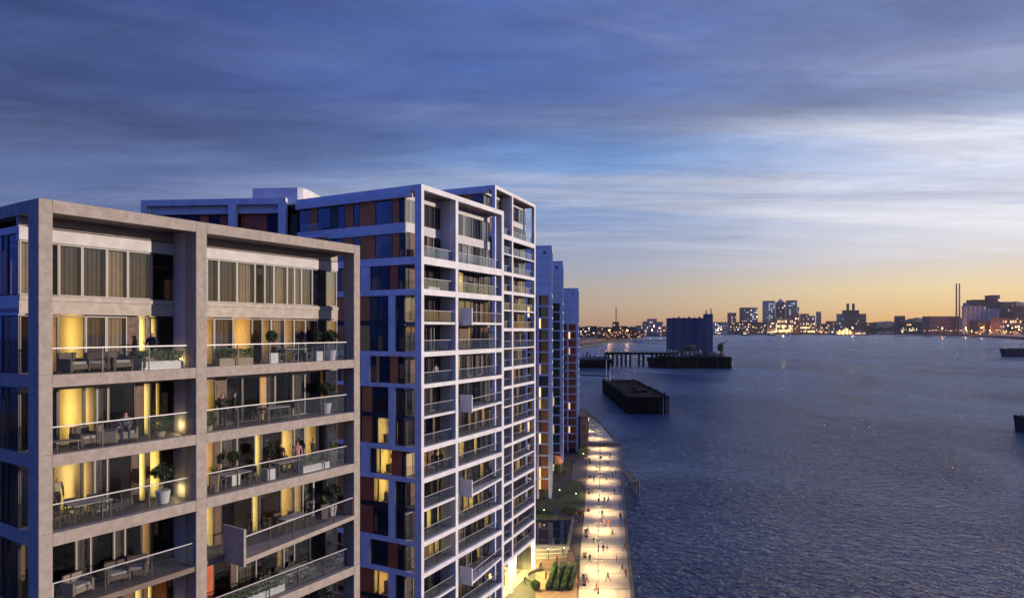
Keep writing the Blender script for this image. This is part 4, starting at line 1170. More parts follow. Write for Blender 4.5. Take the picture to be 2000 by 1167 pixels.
PP = [(1188, 910, 'walk', 'black_cloth', 'black_cloth', 'person in black, farthest walker on the promenade'), (1197, 931, 'stand', 'grey_cloth', 'navy', 'person in grey standing at the quay bend'),
      (1203, 929, 'walk', 'brown_cloth', 'black_cloth', 'person in brown closest to the landing stage'), (1185, 941, 'walk', 'navy', 'black_cloth', 'person in navy walking on the far promenade, middle of the paving'),
      (1160, 942, 'walk', 'red_cloth', 'navy', 'person in red walking under a far lamp'), (1169, 984, 'walk', 'black_cloth', 'denim', 'left person of the three walking mid promenade'),
      (1181, 983, 'stride', 'grey_cloth', 'grey_cloth', 'middle person of the three walking mid promenade'), (1188, 981, 'walk', 'brown_cloth', 'black_cloth', 'right tall person of the three walking mid promenade'),
      (1139, 1009, 'stand', 'black_cloth', 'brown_cloth', 'person in black at the lawn corner by the promenade'), (1176, 1009, 'walk', 'navy', 'black_cloth', 'person in navy walking alone below the group of three'),
      (1126, 1014, 'walk', 'brown_cloth', 'navy', 'person in brown stepping off the garden path'), (1125, 1030, 'stand', 'black_cloth', 'black_cloth', 'person in black beside the far pool corner'),
      (1148, 1042, 'stride', 'navy', 'denim', 'person in navy striding left of the pink group'), (1212, 1014, 'stand', 'red_cloth', 'black_cloth', 'person in red leaning near the quay railing'),
      (1169, 1030, 'walk', 'pink_cloth', 'tan_cloth', 'left person of the pale pink group'), (1180, 1028, 'stand', 'pink_cloth', 'pink_cloth', 'middle person of the pale pink group'),
      (1188, 1029, 'walk', 'orange_cloth', 'tan_cloth', 'right person of the pale pink group, in orange'), (1169, 1078, 'stand', 'green_cloth', 'black_cloth', 'person in dark green beside a lamp post, near promenade'),
      (1178, 1079, 'walk', 'black_cloth', 'black_cloth', 'left of two people in black walking together'), (1186, 1080, 'walk', 'black_cloth', 'white_cloth', 'right of two people walking together, pale trousers'),
      (1121, 1079, 'stand', 'black_cloth', 'brown_cloth', 'person in black at the near pool corner'), (1099, 1084, 'stand', 'navy', 'black_cloth', 'person in navy on the lit garden steps'),
      (1220, 1076, 'walk', 'brown_cloth', 'black_cloth', 'person in brown walking along the quay edge, near part'), (1215, 1118, 'walk', 'navy', 'black_cloth', 'left of the couple by the quay railing, nearest part'),
      (1223, 1127, 'walk', 'red_cloth', 'black_cloth', 'right of the couple by the quay railing, in red'), (1187, 1135, 'stride', 'brown_cloth', 'black_cloth', 'person in brown striding alone, nearest part of promenade'),
      (1165, 1155, 'walk', 'orange_cloth', 'red_cloth', 'person in orange nearest to us on the promenade'), (1122, 1118, 'stand', 'black_cloth', 'navy', 'person in black by the garden hedges'),
      (1126, 1150, 'walk', 'red_cloth', 'brown_cloth', 'person in red at the garden edge, bottom of the picture'), (1025, 1143, 'walk', 'black_cloth', 'black_cloth', 'person in black silhouetted against the lit lobby'),
      (1066, 1131, 'stand', 'brown_cloth', 'black_cloth', 'person in brown on the round terrace')]
PP += [(1192, 893, 'walk', 'grey_cloth', 'black_cloth', 'small person in grey close to the far end of the promenade'), (1174, 899, 'walk', 'black_cloth', 'denim', 'small person in black under the farthest lamps'), (1166, 921, 'stand', 'navy', 'navy', 'person in navy left of the farthest black walker'),
       (1158, 962, 'walk', 'brown_cloth', 'black_cloth', 'person in brown near the lawn side, far half'), (1200, 965, 'walk', 'black_cloth', 'grey_cloth', 'person in black along the railing, far half'), (1196, 1048, 'stride', 'grey_cloth', 'black_cloth', 'person in grey right of the pink group'),
       (1152, 1098, 'walk', 'black_cloth', 'black_cloth', 'person in black crossing toward the garden hedges'), (1204, 1096, 'stand', 'tan_cloth', 'brown_cloth', 'person in tan standing behind the couple by the railing'), (1146, 1138, 'walk', 'tan_cloth', 'denim', 'person in tan and jeans on the garden side, nearest part'),
       (1160, 1060, 'walk', 'white_cloth', 'navy', 'person in a white top left of the pair in black'), (1088, 1100, 'stand', 'red_cloth', 'black_cloth', 'person in red on the terrace above the hedges'), (1056, 1110, 'walk', 'grey_cloth', 'black_cloth', 'person in grey walking out of the lobby')]
for k, (x, y, pose, top, legs, lb_) in enumerate(PP):
    p = gp(x, y)
    person((p[0], p[1], .012), rng.uniform(0, 6.28), pose, top, legs, lb_, rng.uniform(.97, 1.06))

# ------------------------------------------------------------------ promenade lamps
LY = [104, 113.5, 124, 136.5, 150, 165, 181, 198, 215, 230, 252, 272]
for k, Y in enumerate(LY):
    xl = at_y(left_edge, Y); xr = at_y(in_edge, Y); x = xl + (xr - xl) * .38
    o = props(empty('lamp_post', (x, Y, .004), 0), 'slender lamp post glowing on the promenade, %s from the near end' % ('first', 'second', 'third', 'fourth', 'fifth', 'sixth', 'seventh', 'eighth', 'ninth', 'tenth', 'eleventh', 'twelfth')[k], 'lamp post', 'lamps along the promenade')
    bm = bmesh.new(); add_cyl(bm, (0, 0), .16, .14, 0, .25, 12); mesh_obj('base', bm, 'steel_dark', o)
    bm = bmesh.new(); add_cyl(bm, (0, 0), .04, .028, .25, 5.4, 8); mesh_obj('pole', bm, 'steel_dark', o)
    bm = bmesh.new(); add_box(bm, -.55, .55, -.03, .03, 5.4, 5.45); mesh_obj('arm', bm, 'steel_dark', o)
    for sx in (-.55, .55):
        bm = bmesh.new(); add_cyl(bm, (sx, 0), .13, .08, 5.34, 5.4, 12); hd_ = mesh_obj('lamp_head', bm, 'steel_dark', o)
        bm = bmesh.new(); add_cyl(bm, (sx, 0), .1, .1, 5.31, 5.338, 12); mesh_obj('lamp_glass', bm, 'promenade_lamp', hd_)
    l = bpy.data.lights.new('lamp_light', 'SPOT'); l.energy = 6900; l.color = (1.0, .70, .36); l.spot_size = R(116); l.spot_blend = 1.0; l.shadow_soft_size = .15
    lo = bpy.data.objects.new('lamp_light', l); link(lo, o); lo.location = (0, 0, 5.25)

# ------------------------------------------------------------------ garden details
def shrub(px_, py_, w, d, h, label, m='leaf', rz=0.0, n=900, name='shrub'):
    p = gp(px_, py_)
    o = props(empty(name, (p[0], p[1], 0.004), rz), label, 'shrub', 'garden planting')
    bm = bmesh.new(); add_tube(bm, (0, 0, 0), (0, 0, h * .5), .08, .04, 6); mesh_obj('stem', bm, 'bark', o)
    bm = bmesh.new(); leaf_cloud(bm, ell_pts((0, 0, h * .55), w / 2, d / 2, h * .5, n, shell=.3), .16); mesh_obj('foliage', bm, m, o)
    return o
def hedge(x, y, rz, L_, w, h, label, m='leaf'):
    o = props(empty('hedge', (x, y, .006), rz), label, 'hedge', 'clipped garden hedges')
    bm = bmesh.new(); add_box(bm, -L_ / 2 + .1, L_ / 2 - .1, -w / 2 + .1, w / 2 - .1, 0, h * .8); mesh_obj('stems', bm, 'leaf_dark', o)
    bm = bmesh.new(); leaf_cloud(bm, box_pts(-L_ / 2, L_ / 2, -w / 2, w / 2, .05, h, int(260 * L_)), .11); mesh_obj('foliage', bm, m, o)
g0 = gp(1100, 1128)
hz_ = R(90 - 11)
for k in range(4):
    hedge(g0[0] - 1.9 + k * 1.25, g0[1], hz_, 11.0, .7, .9, 'clipped dark green hedge row in the garden beside the promenade, %s from the left' % ('first', 'second', 'third', 'fourth')[k], 'leaf_dark' if k % 2 else 'leaf')
hedge(*gp(1062, 1013), 0.0, 5.5, 1.2, 1.3, 'dark shrub row along the far rim of the pool', 'leaf_dark')
for x, y, w, h, m, lb_ in ((1104, 868, 4.5, 5.5, 'leaf_bright', 'lamp-lit yellow green shrub at the foot of the middle slim tower'), (1138, 889, 5.5, 3.0, 'leaf_bright', 'lamp-lit yellow green shrub at the foot of the farthest slim tower'),
                           (1096, 928, 4.5, 3.5, 'leaf', 'dark green shrub under the orange parasol'), (1110, 1003, 3.5, 1.6, 'leaf_dark', 'low dark shrub on the lawn corner'),
                           (1060, 1003, 3.0, 1.5, 'leaf', 'low shrub by the base of the tall block'), (1130, 1005, 2.0, 1.2, 'timber', 'brownish shrub at the end of the garden path'),
                           (1045, 1150, 1.6, 1.4, 'leaf', 'small shrub on the terrace below the lobby')):
    shrub(x, y, w, w, h, lb_, m, n=700)
# orange parasol
p = gp(1083, 925)
o = props(empty('parasol', (p[0], p[1], 0)), 'large orange parasol between the slim towers', 'parasol')
bm = bmesh.new(); add_cyl(bm, (0, 0), .06, .05, 0, 5.4, 8); mesh_obj('pole', bm, 'steel_dark', o)
bm = bmesh.new()
ringp = None
for i in range(7):
    t = i / 6; r_ = 2.4 * math.sin(t * math.pi / 2) + .02; z = 5.5 - 2.2 * (1 - math.cos(t * math.pi / 2))
    cur = [bm.verts.new((r_ * math.cos(a * math.pi / 6), r_ * math.sin(a * math.pi / 6), z)) for a in range(12)]
    if ringp:
        for a in range(12): bm.faces.new((ringp[a], cur[a], cur[(a + 1) % 12], ringp[(a + 1) % 12]))
    ringp = cur
mesh_obj('canopy', bm, 'orange_canvas', o)
point_light(o, (0, 0, 4.2), 260, (1, .6, .25), .15, 'lamp_light')
for x, y, e in ((1104, 880, 700), (1138, 895, 500), (1070, 1085, 330), (1100, 1083, 260), (1092, 968, 420), (1124, 975, 380), (1062, 1008, 300)):  # the two lawn lamps are added to brighten the grass
    p = gp(x, y)
    o = props(empty('garden_lamp', (p[0], p[1] - 1.6, 0)), {1104: 'low garden lamp before the middle slim tower', 1138: 'low garden lamp before the farthest slim tower', 1070: 'garden lamp by the lit steps, left one', 1100: 'garden lamp by the lit steps, right one', 1092: 'added lamp brightening the lawn by the ochre tower foot', 1124: 'added lamp brightening the lawn nearest the promenade', 1062: 'garden lamp beside the shrub row of the pool'}[x], 'lamp', 'garden lamps')
    bm = bmesh.new(); add_cyl(bm, (0, 0), .07, .06, 0, 1.9, 8); mesh_obj('post', bm, 'steel_dark', o)
    bm = bmesh.new(); add_cyl(bm, (0, 0), .09, .09, 1.9, 2.05, 10); mesh_obj('lamp_head', bm, 'promenade_lamp', o)
    bm = bmesh.new(); add_cyl(bm, (0, 0), .22, .1, 2.05, 2.14, 12); mesh_obj('lamp_hood', bm, 'steel_dark', o)
    point_light(o, (0, 0, 1.86), e * .7, (1, .75, .32), .04, 'lamp_light')
# round terrace benches
p = gp(1066, 1127)
o = props(empty('curved_bench', (p[0], p[1], .006)), 'curved stone bench around the brown terrace below the tall block', 'bench')
bm = bmesh.new()
for i in range(14):
    a0, a1 = R(20 + i * 15), R(20 + i * 15 + 14)
    for r0_, r1_, h_ in ((3.0, 3.6, .45),):
        q = [(r0_ * math.cos(a0), r0_ * math.sin(a0)), (r1_ * math.cos(a0), r1_ * math.sin(a0)), (r1_ * math.cos(a1), r1_ * math.sin(a1)), (r0_ * math.cos(a1), r0_ * math.sin(a1))]
        solid('bench_block', q, 0, h_, 'quay', o)
bm.free()
# dark brick block at the far end
p = gp(1134, 886); q2 = gp(1148, 886)
kb = props(empty('brick_block', (p[0], p[1], 0)), 'narrow dark brick block beyond the farthest slim tower', 'building')
w = q2[0] - p[0]
box(kb, 'wall', 'far_brown', 0, w, 0, 14, 0, 12.2); box(kb, 'roof', 'far_dark', -.15, w + .15, -.15, 14.1, 12.2, 12.6)
for z in (2, 5, 8): box(kb, 'window', 'pane_dark', w * .3, w * .7, -.03, .02, z, z + 1.5)
p = gp(1160, 846)
shrub(1154, 838, 9, 9, 6, 'dark scrub on the spit beyond the promenade', 'leaf_dark', n=1500)

# benches and bins along the promenade
ords = ('nearest', 'second', 'third', 'fourth', 'fifth', 'sixth', 'farthest')
for k, Y in enumerate((108, 121, 133, 152, 168, 186, 206)):
    x = at_y(left_edge, Y) + .9
    o = props(empty('park_bench', (x, Y, .006), R(90 - 9)), '%s dark bench on the garden side of the promenade' % ords[k], 'bench', 'benches along the promenade')
    for j in range(3): box(o, 'seat_slat', 'timber', -1.1, 1.1, -.28 + j * .17, -.15 + j * .17, .43, .48)
    for j in range(2): box(o, 'back_slat', 'timber', -1.1, 1.1, .27, .32, .58 + j * .17, .70 + j * .17)
    for sx in (-.95, .87): box(o, 'leg', 'steel_dark', sx, sx + .08, -.26, .33, 0, .43)
    if k % 2 == 0:
        o = props(empty('litter_bin', (x + .1, Y + 2.4, .006)), 'small dark litter bin beside the %s bench' % ords[k], 'bin', 'litter bins on the promenade')
        bm = bmesh.new(); add_cyl(bm, (0, 0), .24, .28, 0, .85, 12); mesh_obj('drum', bm, 'steel_dark', o)
        bm = bmesh.new(); add_cyl(bm, (0, 0), .30, .26, .85, .93, 12); mesh_obj('lid', bm, 'frame_light', o)
# ------------------------------------------------------------------ on the river
def wp(x, y): return gp(x, y, WATER)
# timber jetty standing free in the river
jt = props(empty('timber_jetty', (63.0, 357.0, WATER), R(-1.8)), 'long black timber jetty on piles standing free in the river', 'jetty')
JW, JL, JH = 23.0, 126.0, 9.3
rl0 = random.Random(2)
box(jt, 'deck', 'deck_dark', 0, JW, 0, JL, JH - .9, JH)
box(jt, 'deck_kerb', 'pile', .1, .7, .1, JL - .1, JH, JH + .6); box(jt, 'deck_kerb', 'pile', JW - .7, JW - .1, .1, JL - .1, JH, JH + .6)
box(jt, 'inner_wall', 'deck_dark', 1.6, JW - 4.5, 2.2, JL - 2, -2, JH - .9)
for k in range(13):
    x = .5 + k * (JW - 1) / 12
    cyl(jt, 'pile', 'pile', (x, .4), .42, .38, -3, JH - .9 + (.9 if k % 3 == 0 else 0), 9)
for k in range(1, 26):
    y = .4 + k * (JL - .8) / 25
    for x in (.45, JW - .45): cyl(jt, 'pile', 'pile', (x, y), .42, .38, -3, JH - .9, 9)
for z in (2.2, 4.6, 6.9):
    box(jt, 'fender_beam', 'pile', -.35, -.02, 0, JL, z, z + .7); box(jt, 'fender_beam', 'pile', JW + .02, JW + .35, 0, JL, z, z + .5)
    box(jt, 'fender_beam', 'pile', 0, JW - 5, -.35, -.02, z, z + 1.3)
for x, y, h in ((2, 118, 15), (5.5, 122, 12), (3.5, 110, 7)):
    cyl(jt, 'mooring_post', 'frame_light', (x, y), .28, .22, JH, JH + h, 8)
for k in range(22):
    h_ = rl0.uniform(.3, 2.2); cyl(jt, 'pile_top', 'pile', ((.5, JW - .5)[k % 2], 5 + k * 5.4), .42, .36, JH - .2, JH + h_, 8)
for k in range(9):
    x, y, w_ = rl0.uniform(3, JW - 5), rl0.uniform(10, JL - 15), rl0.uniform(1, 3.2)
    box(jt, 'timber_stack', 'pile', x, x + w_, y, y + w_ * 2.2, JH, JH + rl0.uniform(.5, 1.4))
for x in (JW - 3.4, JW - 1.6): box(jt, 'ladder', 'frame_light', x, x + .15, -.55, -.4, 0, JH + .8)
for k in range(6):
    cyl(jt, 'bollard', 'pile', (JW - 2.0, 8 + k * 20), .5, .6, JH, JH + 1.3, 10)
# blue works building on its own platform
pl = props(empty('river_platform', (188.0, 781.0, WATER)), 'dark piled platform carrying the blue building', 'platform')
box(pl, 'deck', 'deck_dark', 0, 75, 0, 60, 9.6, 13.4)
box(pl, 'fender_wall', 'pile', 1, 74, 1.5, 58, -2, 9.6)
for k in range(19): cyl(pl, 'pile', 'pile', (1 + k * 4.05, .6), .8, .8, -3, 13.0 + (1.5 if k % 4 == 0 else 0), 8)
for k in range(10): cyl(pl, 'pile', 'pile', (75.2, 2 + k * 6), .8, .8, -3, 13.6, 8)
for k in range(9): box(pl, 'railing_post', 'steel_dark', 2 + k * 9, 2.4 + k * 9, .8, 1.2, 13.4, 15.2)
box(pl, 'railing', 'steel_dark', 1, 74, .9, 1.1, 15.0, 15.25)
for x, w, h in ((50, 9, 6), (62, 6, 4), (20, 8, 3.5), (36, 6, 5)): box(pl, 'shed', 'far_grey', x, x + w, 8, 16, 13.4, 13.4 + h)
cyl(pl, 'white_buoy', 'ship_white', (75.4, -.8), 1.2, 1.2, 3, 7, 10)
bb = props(empty('river_works', (196.7, 800.0, WATER + 13.4)), 'boxy dark blue works building raised on legs over the river', 'building')
zb, zt = 8.0, 46.4
for k in range(10):
    box(bb, 'cladding_panel', 'blue_clad' if k % 3 else 'blue_clad_deep', k * 4.2 + .05, k * 4.2 + 4.15, 0, .6, zb, zt)
for k in range(7):
    box(bb, 'cladding_panel', 'blue_clad_deep', 41.4, 42.0, .7 + k * 4.2, 4.8 + k * 4.2, zb, zt)
    box(bb, 'cladding_panel', 'blue_clad_deep', .0, .6, .7 + k * 4.2, 4.8 + k * 4.2, zb, zt)
box(bb, 'back_wall', 'blue_clad_deep', 0, 42, 30, 30.6, zb, zt); box(bb, 'underside', 'deck_dark', .7, 41.3, .7, 29.9, zb, zb + .6)
box(bb, 'roof', 'far_dark', -.4, 42.4, -.4, 30.8, zt, zt + .9)
for x in (6, 17, 28): box(bb, 'window', 'far_dark', x, x + 3, -.06, .02, zb + 21, zb + 25); 
for x in (10, 23): box(bb, 'loading_door', 'blue_clad_deep', x, x + 5.5, -.07, .02, zb + 3, zb + 15)
for x in (0.4, 10.3, 20.4, 30.4, 40.2):
    for y in (.4, 14, 29): box(bb, 'leg', 'blue_clad_deep', x, x + 1.4, y, y + 1.4, 0, zb)
for i in range(4):
    bm = bmesh.new(); add_tube(bm, (1 + i * 10, .9, .5), (10.6 + i * 10, .9, zb), .35, .35, 6); mesh_obj('brace', bm, 'blue_clad_deep', bb)
box(bb, 'stair_tower', 'blue_clad', 42.05, 50.5, 2, 14, 0, 51.5); box(bb, 'stair_tower_roof', 'far_dark', 41.8, 50.8, 1.7, 14.3, 51.5, 52.2)
for x, h in ((42.6, 5.5), (48.6, 8.0)):
    bm = bmesh.new(); add_cyl(bm, (x + .7, 5), 1.2, .5, 52.2, 52.2 + h, 8); mesh_obj('vent_stack', bm, 'far_grey', bb)
bm = bmesh.new(); bmesh.ops.create_icosphere(bm, subdivisions=1, radius=1.0, matrix=Matrix.Translation((49.3, 4, 61.2))); mesh_obj('beacon', bm, 'glow_white', bb)
def river_tree(x, y, z, h, w, label, m='leaf_dark'):
    o = props(empty('tree', (x, y, z)), label, 'tree', 'trees on the blue building platform')
    bm = bmesh.new(); add_tube(bm, (0, 0, 0), (.2, 0, h * .55), h * .03, h * .015, 7)
    for k in range(5): add_tube(bm, (.1, 0, h * .4), (w * .35 * math.cos(k * 1.3), w * .35 * math.sin(k * 1.3), h * .75), h * .012, h * .005, 5)
    mesh_obj('trunk', bm, 'bark', o)
    bm = bmesh.new()
    for k in range(9):
        a = k * 2.4; leaf_cloud(bm, ell_pts((w * .3 * math.cos(a), w * .3 * math.sin(a), h * (.5 + .05 * k)), w * .25, w * .25, h * .16, 110, shell=.2), h * .035)
    mesh_obj('crown', bm, m, o)
river_tree(216, 789, 9.4, 15, 13, 'dark tree in front of the blue building legs', 'leaf'); river_tree(252, 788, 9.4, 17, 7, 'slim tree right of the blue building', 'leaf'); river_tree(205, 787, 9.4, 10, 9, 'small dark tree at left foot of the blue building')
rp = random.Random(9)
for k in range(14):      # clutter on the platform deck
    x = rp.uniform(2, 70); w_ = rp.uniform(1.5, 5); h_ = rp.uniform(1.2, 4.5)
    box(pl, ('crate_stack', 'tank_box', 'cabin')[k % 3], ('far_dark', 'far_brown', 'far_grey')[k % 3], x, x + w_, 2.2, 2.2 + w_, 13.4, 13.4 + h_)
for k in range(6): cyl(pl, 'pipe', 'far_dark', (rp.uniform(2, 72), rp.uniform(2, 6)), .35, .35, 13.4, 13.4 + rp.uniform(5, 12), 8)
for x in (12, 33, 57): 
    box(pl, 'ladder', 'steel_dark', x, x + .25, -.5, -.3, -1, 14); box(pl, 'ladder', 'steel_dark', x + 1.2, x + 1.45, -.5, -.3, -1, 14)
bm = bmesh.new(); add_tube(bm, (66, 10, 13.4), (66, 10, 27), .9, .7, 8); mesh_obj('crane_post', bm, 'far_dark', pl)
bm = bmesh.new(); add_tube(bm, (66, 10, 26), (73, 8, 34), .6, .4, 8); mesh_obj('crane_jib', bm, 'far_dark', pl)
for k in range(5): box(bb, 'seam', 'blue_clad_deep', .1, 41.9, -.12, -.01, 14 + k * 7.2, 14.5 + k * 7.2)
for x in (3.5, 36.0): box(bb, 'downpipe', 'far_dark', x, x + .7, -.6, -.13, zb, zt)
for k in range(6): box(bb, 'roof_vent', 'far_grey', 3 + k * 6.4, 5 + k * 6.4, 8, 11, zt + .9, zt + 1.6 + 1.1 * (k % 2))
# access bridge
br = props(empty('access_bridge', (121.0, 835.0, WATER)), 'dark piled footbridge leading to the blue building platform', 'bridge')
box(br, 'deck', 'deck_dark', 0, 92, 0, 6, 14.6, 17.2)
box(br, 'handrail', 'steel_dark', 0, 92, .1, .3, 18.6, 18.9)
for k in range(24): box(br, 'railing_post', 'steel_dark', k * 4, k * 4 + .3, .1, .3, 17.2, 18.6)
for k in range(15):
    if k in (6, 9): continue
    for y in (1, 5): cyl(br, 'pile', 'pile', (3 + k * 5.6, y), 1.0, 1.0, -3, 14.6, 8)
box(pl, 'lower_landing', 'deck_dark', -16, -.1, 12, 50, 6.0, 11.5); box(pl, 'fender_wall', 'pile', -15, -.2, 13, 49, -2, 6)
# pontoon with two arched shelters
pt = props(empty('mooring_pontoon', (74.0, 791.0, WATER)), 'dark floating pontoon with two pale arched shelters, left of the footbridge', 'pontoon')
box(pt, 'hull', 'deck_dark', 0, 47, 0, 26, -1, 11.5); box(pt, 'fender', 'pile', -.4, 47.4, -.5, -.05, 5, 9.5); box(pt, 'rubbing_strip', 'far_grey', 0, 47.2, -.7, -.52, 10.1, 10.8)
for x0, w in ((13, 10), (26, 15)):
    bm = bmesh.new(); n = 12; pr = None
    for i in range(n + 1):
        a = math.pi * i / n; c = (x0 + w / 2 - w / 2 * math.cos(a), 11.5 + 7.5 * math.sin(a))
        cur = (bm.verts.new((c[0], 6, c[1])), bm.verts.new((c[0], 20, c[1])))
        if pr: bm.faces.new((pr[0], pr[1], cur[1], cur[0]))
        pr = cur
    mesh_obj('shelter_roof', bm, 'ship_white', pt, True)
    box(pt, 'shelter_wall', 'far_grey', x0 + .6, x0 + w - .6, 7, 19, 11.5, 13.5)
for x in (3, 20, 44): cyl(pt, 'mooring_pile', 'pile', (x, 27), .9, .9, -3, 19, 8)
# floating boom
b0, b1 = wp(1133, 732), wp(1192, 735)
bo = props(empty('floating_boom', (*b0, WATER)), 'thin dark floating boom lying on the water behind the jetty', 'boom')
n = 9
for k in range(n):
    p, q = Vector((0, 0, .2)).lerp(Vector((b1[0] - b0[0], b1[1] - b0[1], .2)), k / n), Vector((0, 0, .2)).lerp(Vector((b1[0] - b0[0], b1[1] - b0[1], .2)), (k + .93) / n)
    bm = bmesh.new(); add_tube(bm, p, q, .7, .7, 8); mesh_obj('float', bm, 'pile', bo)
# ships
def hull(name, label, loc, rz, L_, B_, h, m, extras=(), group=None, cat='boat'):
    o = props(empty(name, loc, rz), label, cat, group)
    bm = bmesh.new(); n = 14; lo, hi = [], []
    prof = []
    for i in range(n + 1):
        t = i / n; wdt = B_ / 2 * min(1, (4.5 * (1 - t)) ** .55 if t > .78 else 1) * min(1, .75 + t * 2)
        prof.append((t * L_, wdt, .18 * h * max(0, t - .7) / .3))
    rows = []
    for x, wd, sh in prof:
        rows.append([bm.verts.new(v) for v in ((x - (.04 * L_ if x > .95 * L_ else 0), -wd * .8, -1), (x, -wd, h + sh), (x, wd, h + sh), (x - (.04 * L_ if x > .95 * L_ else 0), wd * .8, -1))])
    for a, b in zip(rows, rows[1:]):
        for i in range(3): bm.faces.new((a[i], b[i], b[i + 1], a[i + 1]))
    bm.faces.new(rows[0][::-1]); bm.faces.new(rows[-1])
    bmesh.ops.recalc_face_normals(bm, faces=bm.faces[:])
    mesh_obj('hull', bm, m, o)
    for nm, mm, *b in extras: box(o, nm, mm, *b)
    return o
p = wp(1957, 696)
hull('cargo_ship', 'brown low cargo ship entering from the right edge below the far bank', (p[0] + 95, p[1], WATER), R(180 - 4), 95, 17, 12, 'hull_brown',
     [('hatch', 'far_brown', 30, 78, -6, 6, 12, 14.5), ('deckhouse', 'far_brown', 8, 24, -6, 6, 12, 26), ('bridge', 'far_grey', 8, 20, -7, 7, 26, 30), ('funnel', 'hull', 10, 14, -2, 2, 30, 36), ('mast', 'steel_dark', 60, 60.8, -.4, .4, 12, 24)], cat='ship')
p = wp(1990, 843)
hull('moored_barge', 'dark barge bow cut off by the right edge, nearer of the two vessels', (p[0] + 27, p[1], WATER), R(180 - 8), 27, 8, 6.2, 'hull', [('coaming', 'hull_brown', 2, 18, -3, 3, 6.2, 7.4), ('bollard', 'steel_dark', 23, 23.6, -.3, .3, 6.2, 7.6)])
for x, y, s, lb_ in ((1405, 653.5, 90, 'small lit boat just right of the blue building'), (1456, 655, 75, 'small dark boat with white lights below the twin towers'), (1508, 654.5, 70, 'small boat with golden lights below the glass tower'), (1537, 653.5, 60, 'small boat with pale lights below the pointed tower')):
    D = 46 * FOC / (y - HOR); X = (x - 1000) / FOC * D
    hull('small_boat', lb_, (X - s * .5, D, WATER), 0, s, 20, 10, 'hull', [('cabin', 'far_grey', s * .2, s * .6, -7, 7, 10, 22), ('cabin_light', 'glow_warm', s * .25, s * .4, -7.4, -7.05, 12, 19), ('cabin_light', 'glow_pale', s * .48, s * .56, -7.4, -7.05, 12, 19), ('mast', 'steel_dark', s * .5, s * .5 + 1.5, -1, 1, 22, 40)], 'small boats far up the river')

# ------------------------------------------------------------------ far banks
def land(name, shore, back, z=1.5, m='far_dark'):
    o = solid(name, shore + back, WATER - 2, z, m); o['kind'] = 'structure'; return o
SK = 6600.0
land('left_bank', [wp(1040, 694), wp(1105, 686), wp(1150, 676), wp(1200, 668), wp(1235, 661.5), wp(1262, 657.5), wp(1300, 655)], [(1800, 7600), (-1500, 7600), (-1500, 1300)], 1.0, 'shore')
land('left_bank_upper', [wp(1100, 681), wp(1150, 671), wp(1200, 664.5), wp(1245, 658.5), wp(1290, 655.4)], [(1700, 7500), (-1400, 7500), (-1400, 1700)], 9.0, 'far_dark')
land('far_bank', [(1500, SK), (2000, SK - 10), (2600, SK - 40), (3600, SK - 80)], [(4200, 9500), (1400, 9500)], 2.0)
rb_sh = [wp(1690, 653.0), wp(1760, 653.6), wp(1820, 654.4), wp(1870, 655.5), wp(1920, 657.5), wp(1960, 660), wp(2000, 663), (2650, 2500), (2500, 1700)]
land('right_bank', rb_sh, [(9000, 1700), (9000, 9000), (4200, 9000)], 8.0, 'far_brown')

def zpx(y, D): return EYE + (HOR - y) / FOC * D
def hill(name, prof, D0, D1, m, rr, jag):
    """a ridge between two distances; prof = [(px, y of crest)]"""
    bm = bmesh.new(); rows = []
    n = 90
    xs = [prof[0][0] + (prof[-1][0] - prof[0][0]) * i / n for i in range(n + 1)]
    for x in xs:
        for (a, ya), (b, yb) in zip(prof, prof[1:]):
            if a <= x <= b: y = ya + (yb - ya) * (x - a) / (b - a); break
        D = (D0 + D1) / 2
        col = []
        for t, f in ((0, 0), (.22, .62), (.5, 1), (.8, .6), (1, 0)):
            d = D0 + (D1 - D0) * t
            z = max(2, (zpx(y, D) + rr.uniform(-jag, jag) * (f > .5)) * f)
            col.append(bm.verts.new(((x - 1000) / FOC * d, d, z)))
        rows.append(col)
    for a, b in zip(rows, rows[1:]):
        for i in range(4): bm.faces.new((a[i], b[i], b[i + 1], a[i + 1]))
    bmesh.ops.recalc_face_normals(bm, faces=bm.faces[:])
    o = mesh_obj(name, bm, m); o['kind'] = 'structure'
    return o
rh = random.Random(11)
hill('hills', [(1390, 641), (1500, 640), (1600, 638), (1690, 631), (1720, 629), (1760, 626), (1790, 620), (1810, 622), (1850, 618), (1880, 620), (1900, 626)], 7400, 9000, 'far_trees', rh, 9)
hill('hills', [(1880, 634), (1940, 610), (1955, 592), (1990, 588), (2010, 594), (2100, 590)], 5200, 7200, 'far_brown', rh, 6)
hill('hills', [(1020, 637), (1140, 637), (1180, 639), (1230, 637), (1290, 639), (1330, 641)], 5000, 7000, 'far_trees', rh, 7)

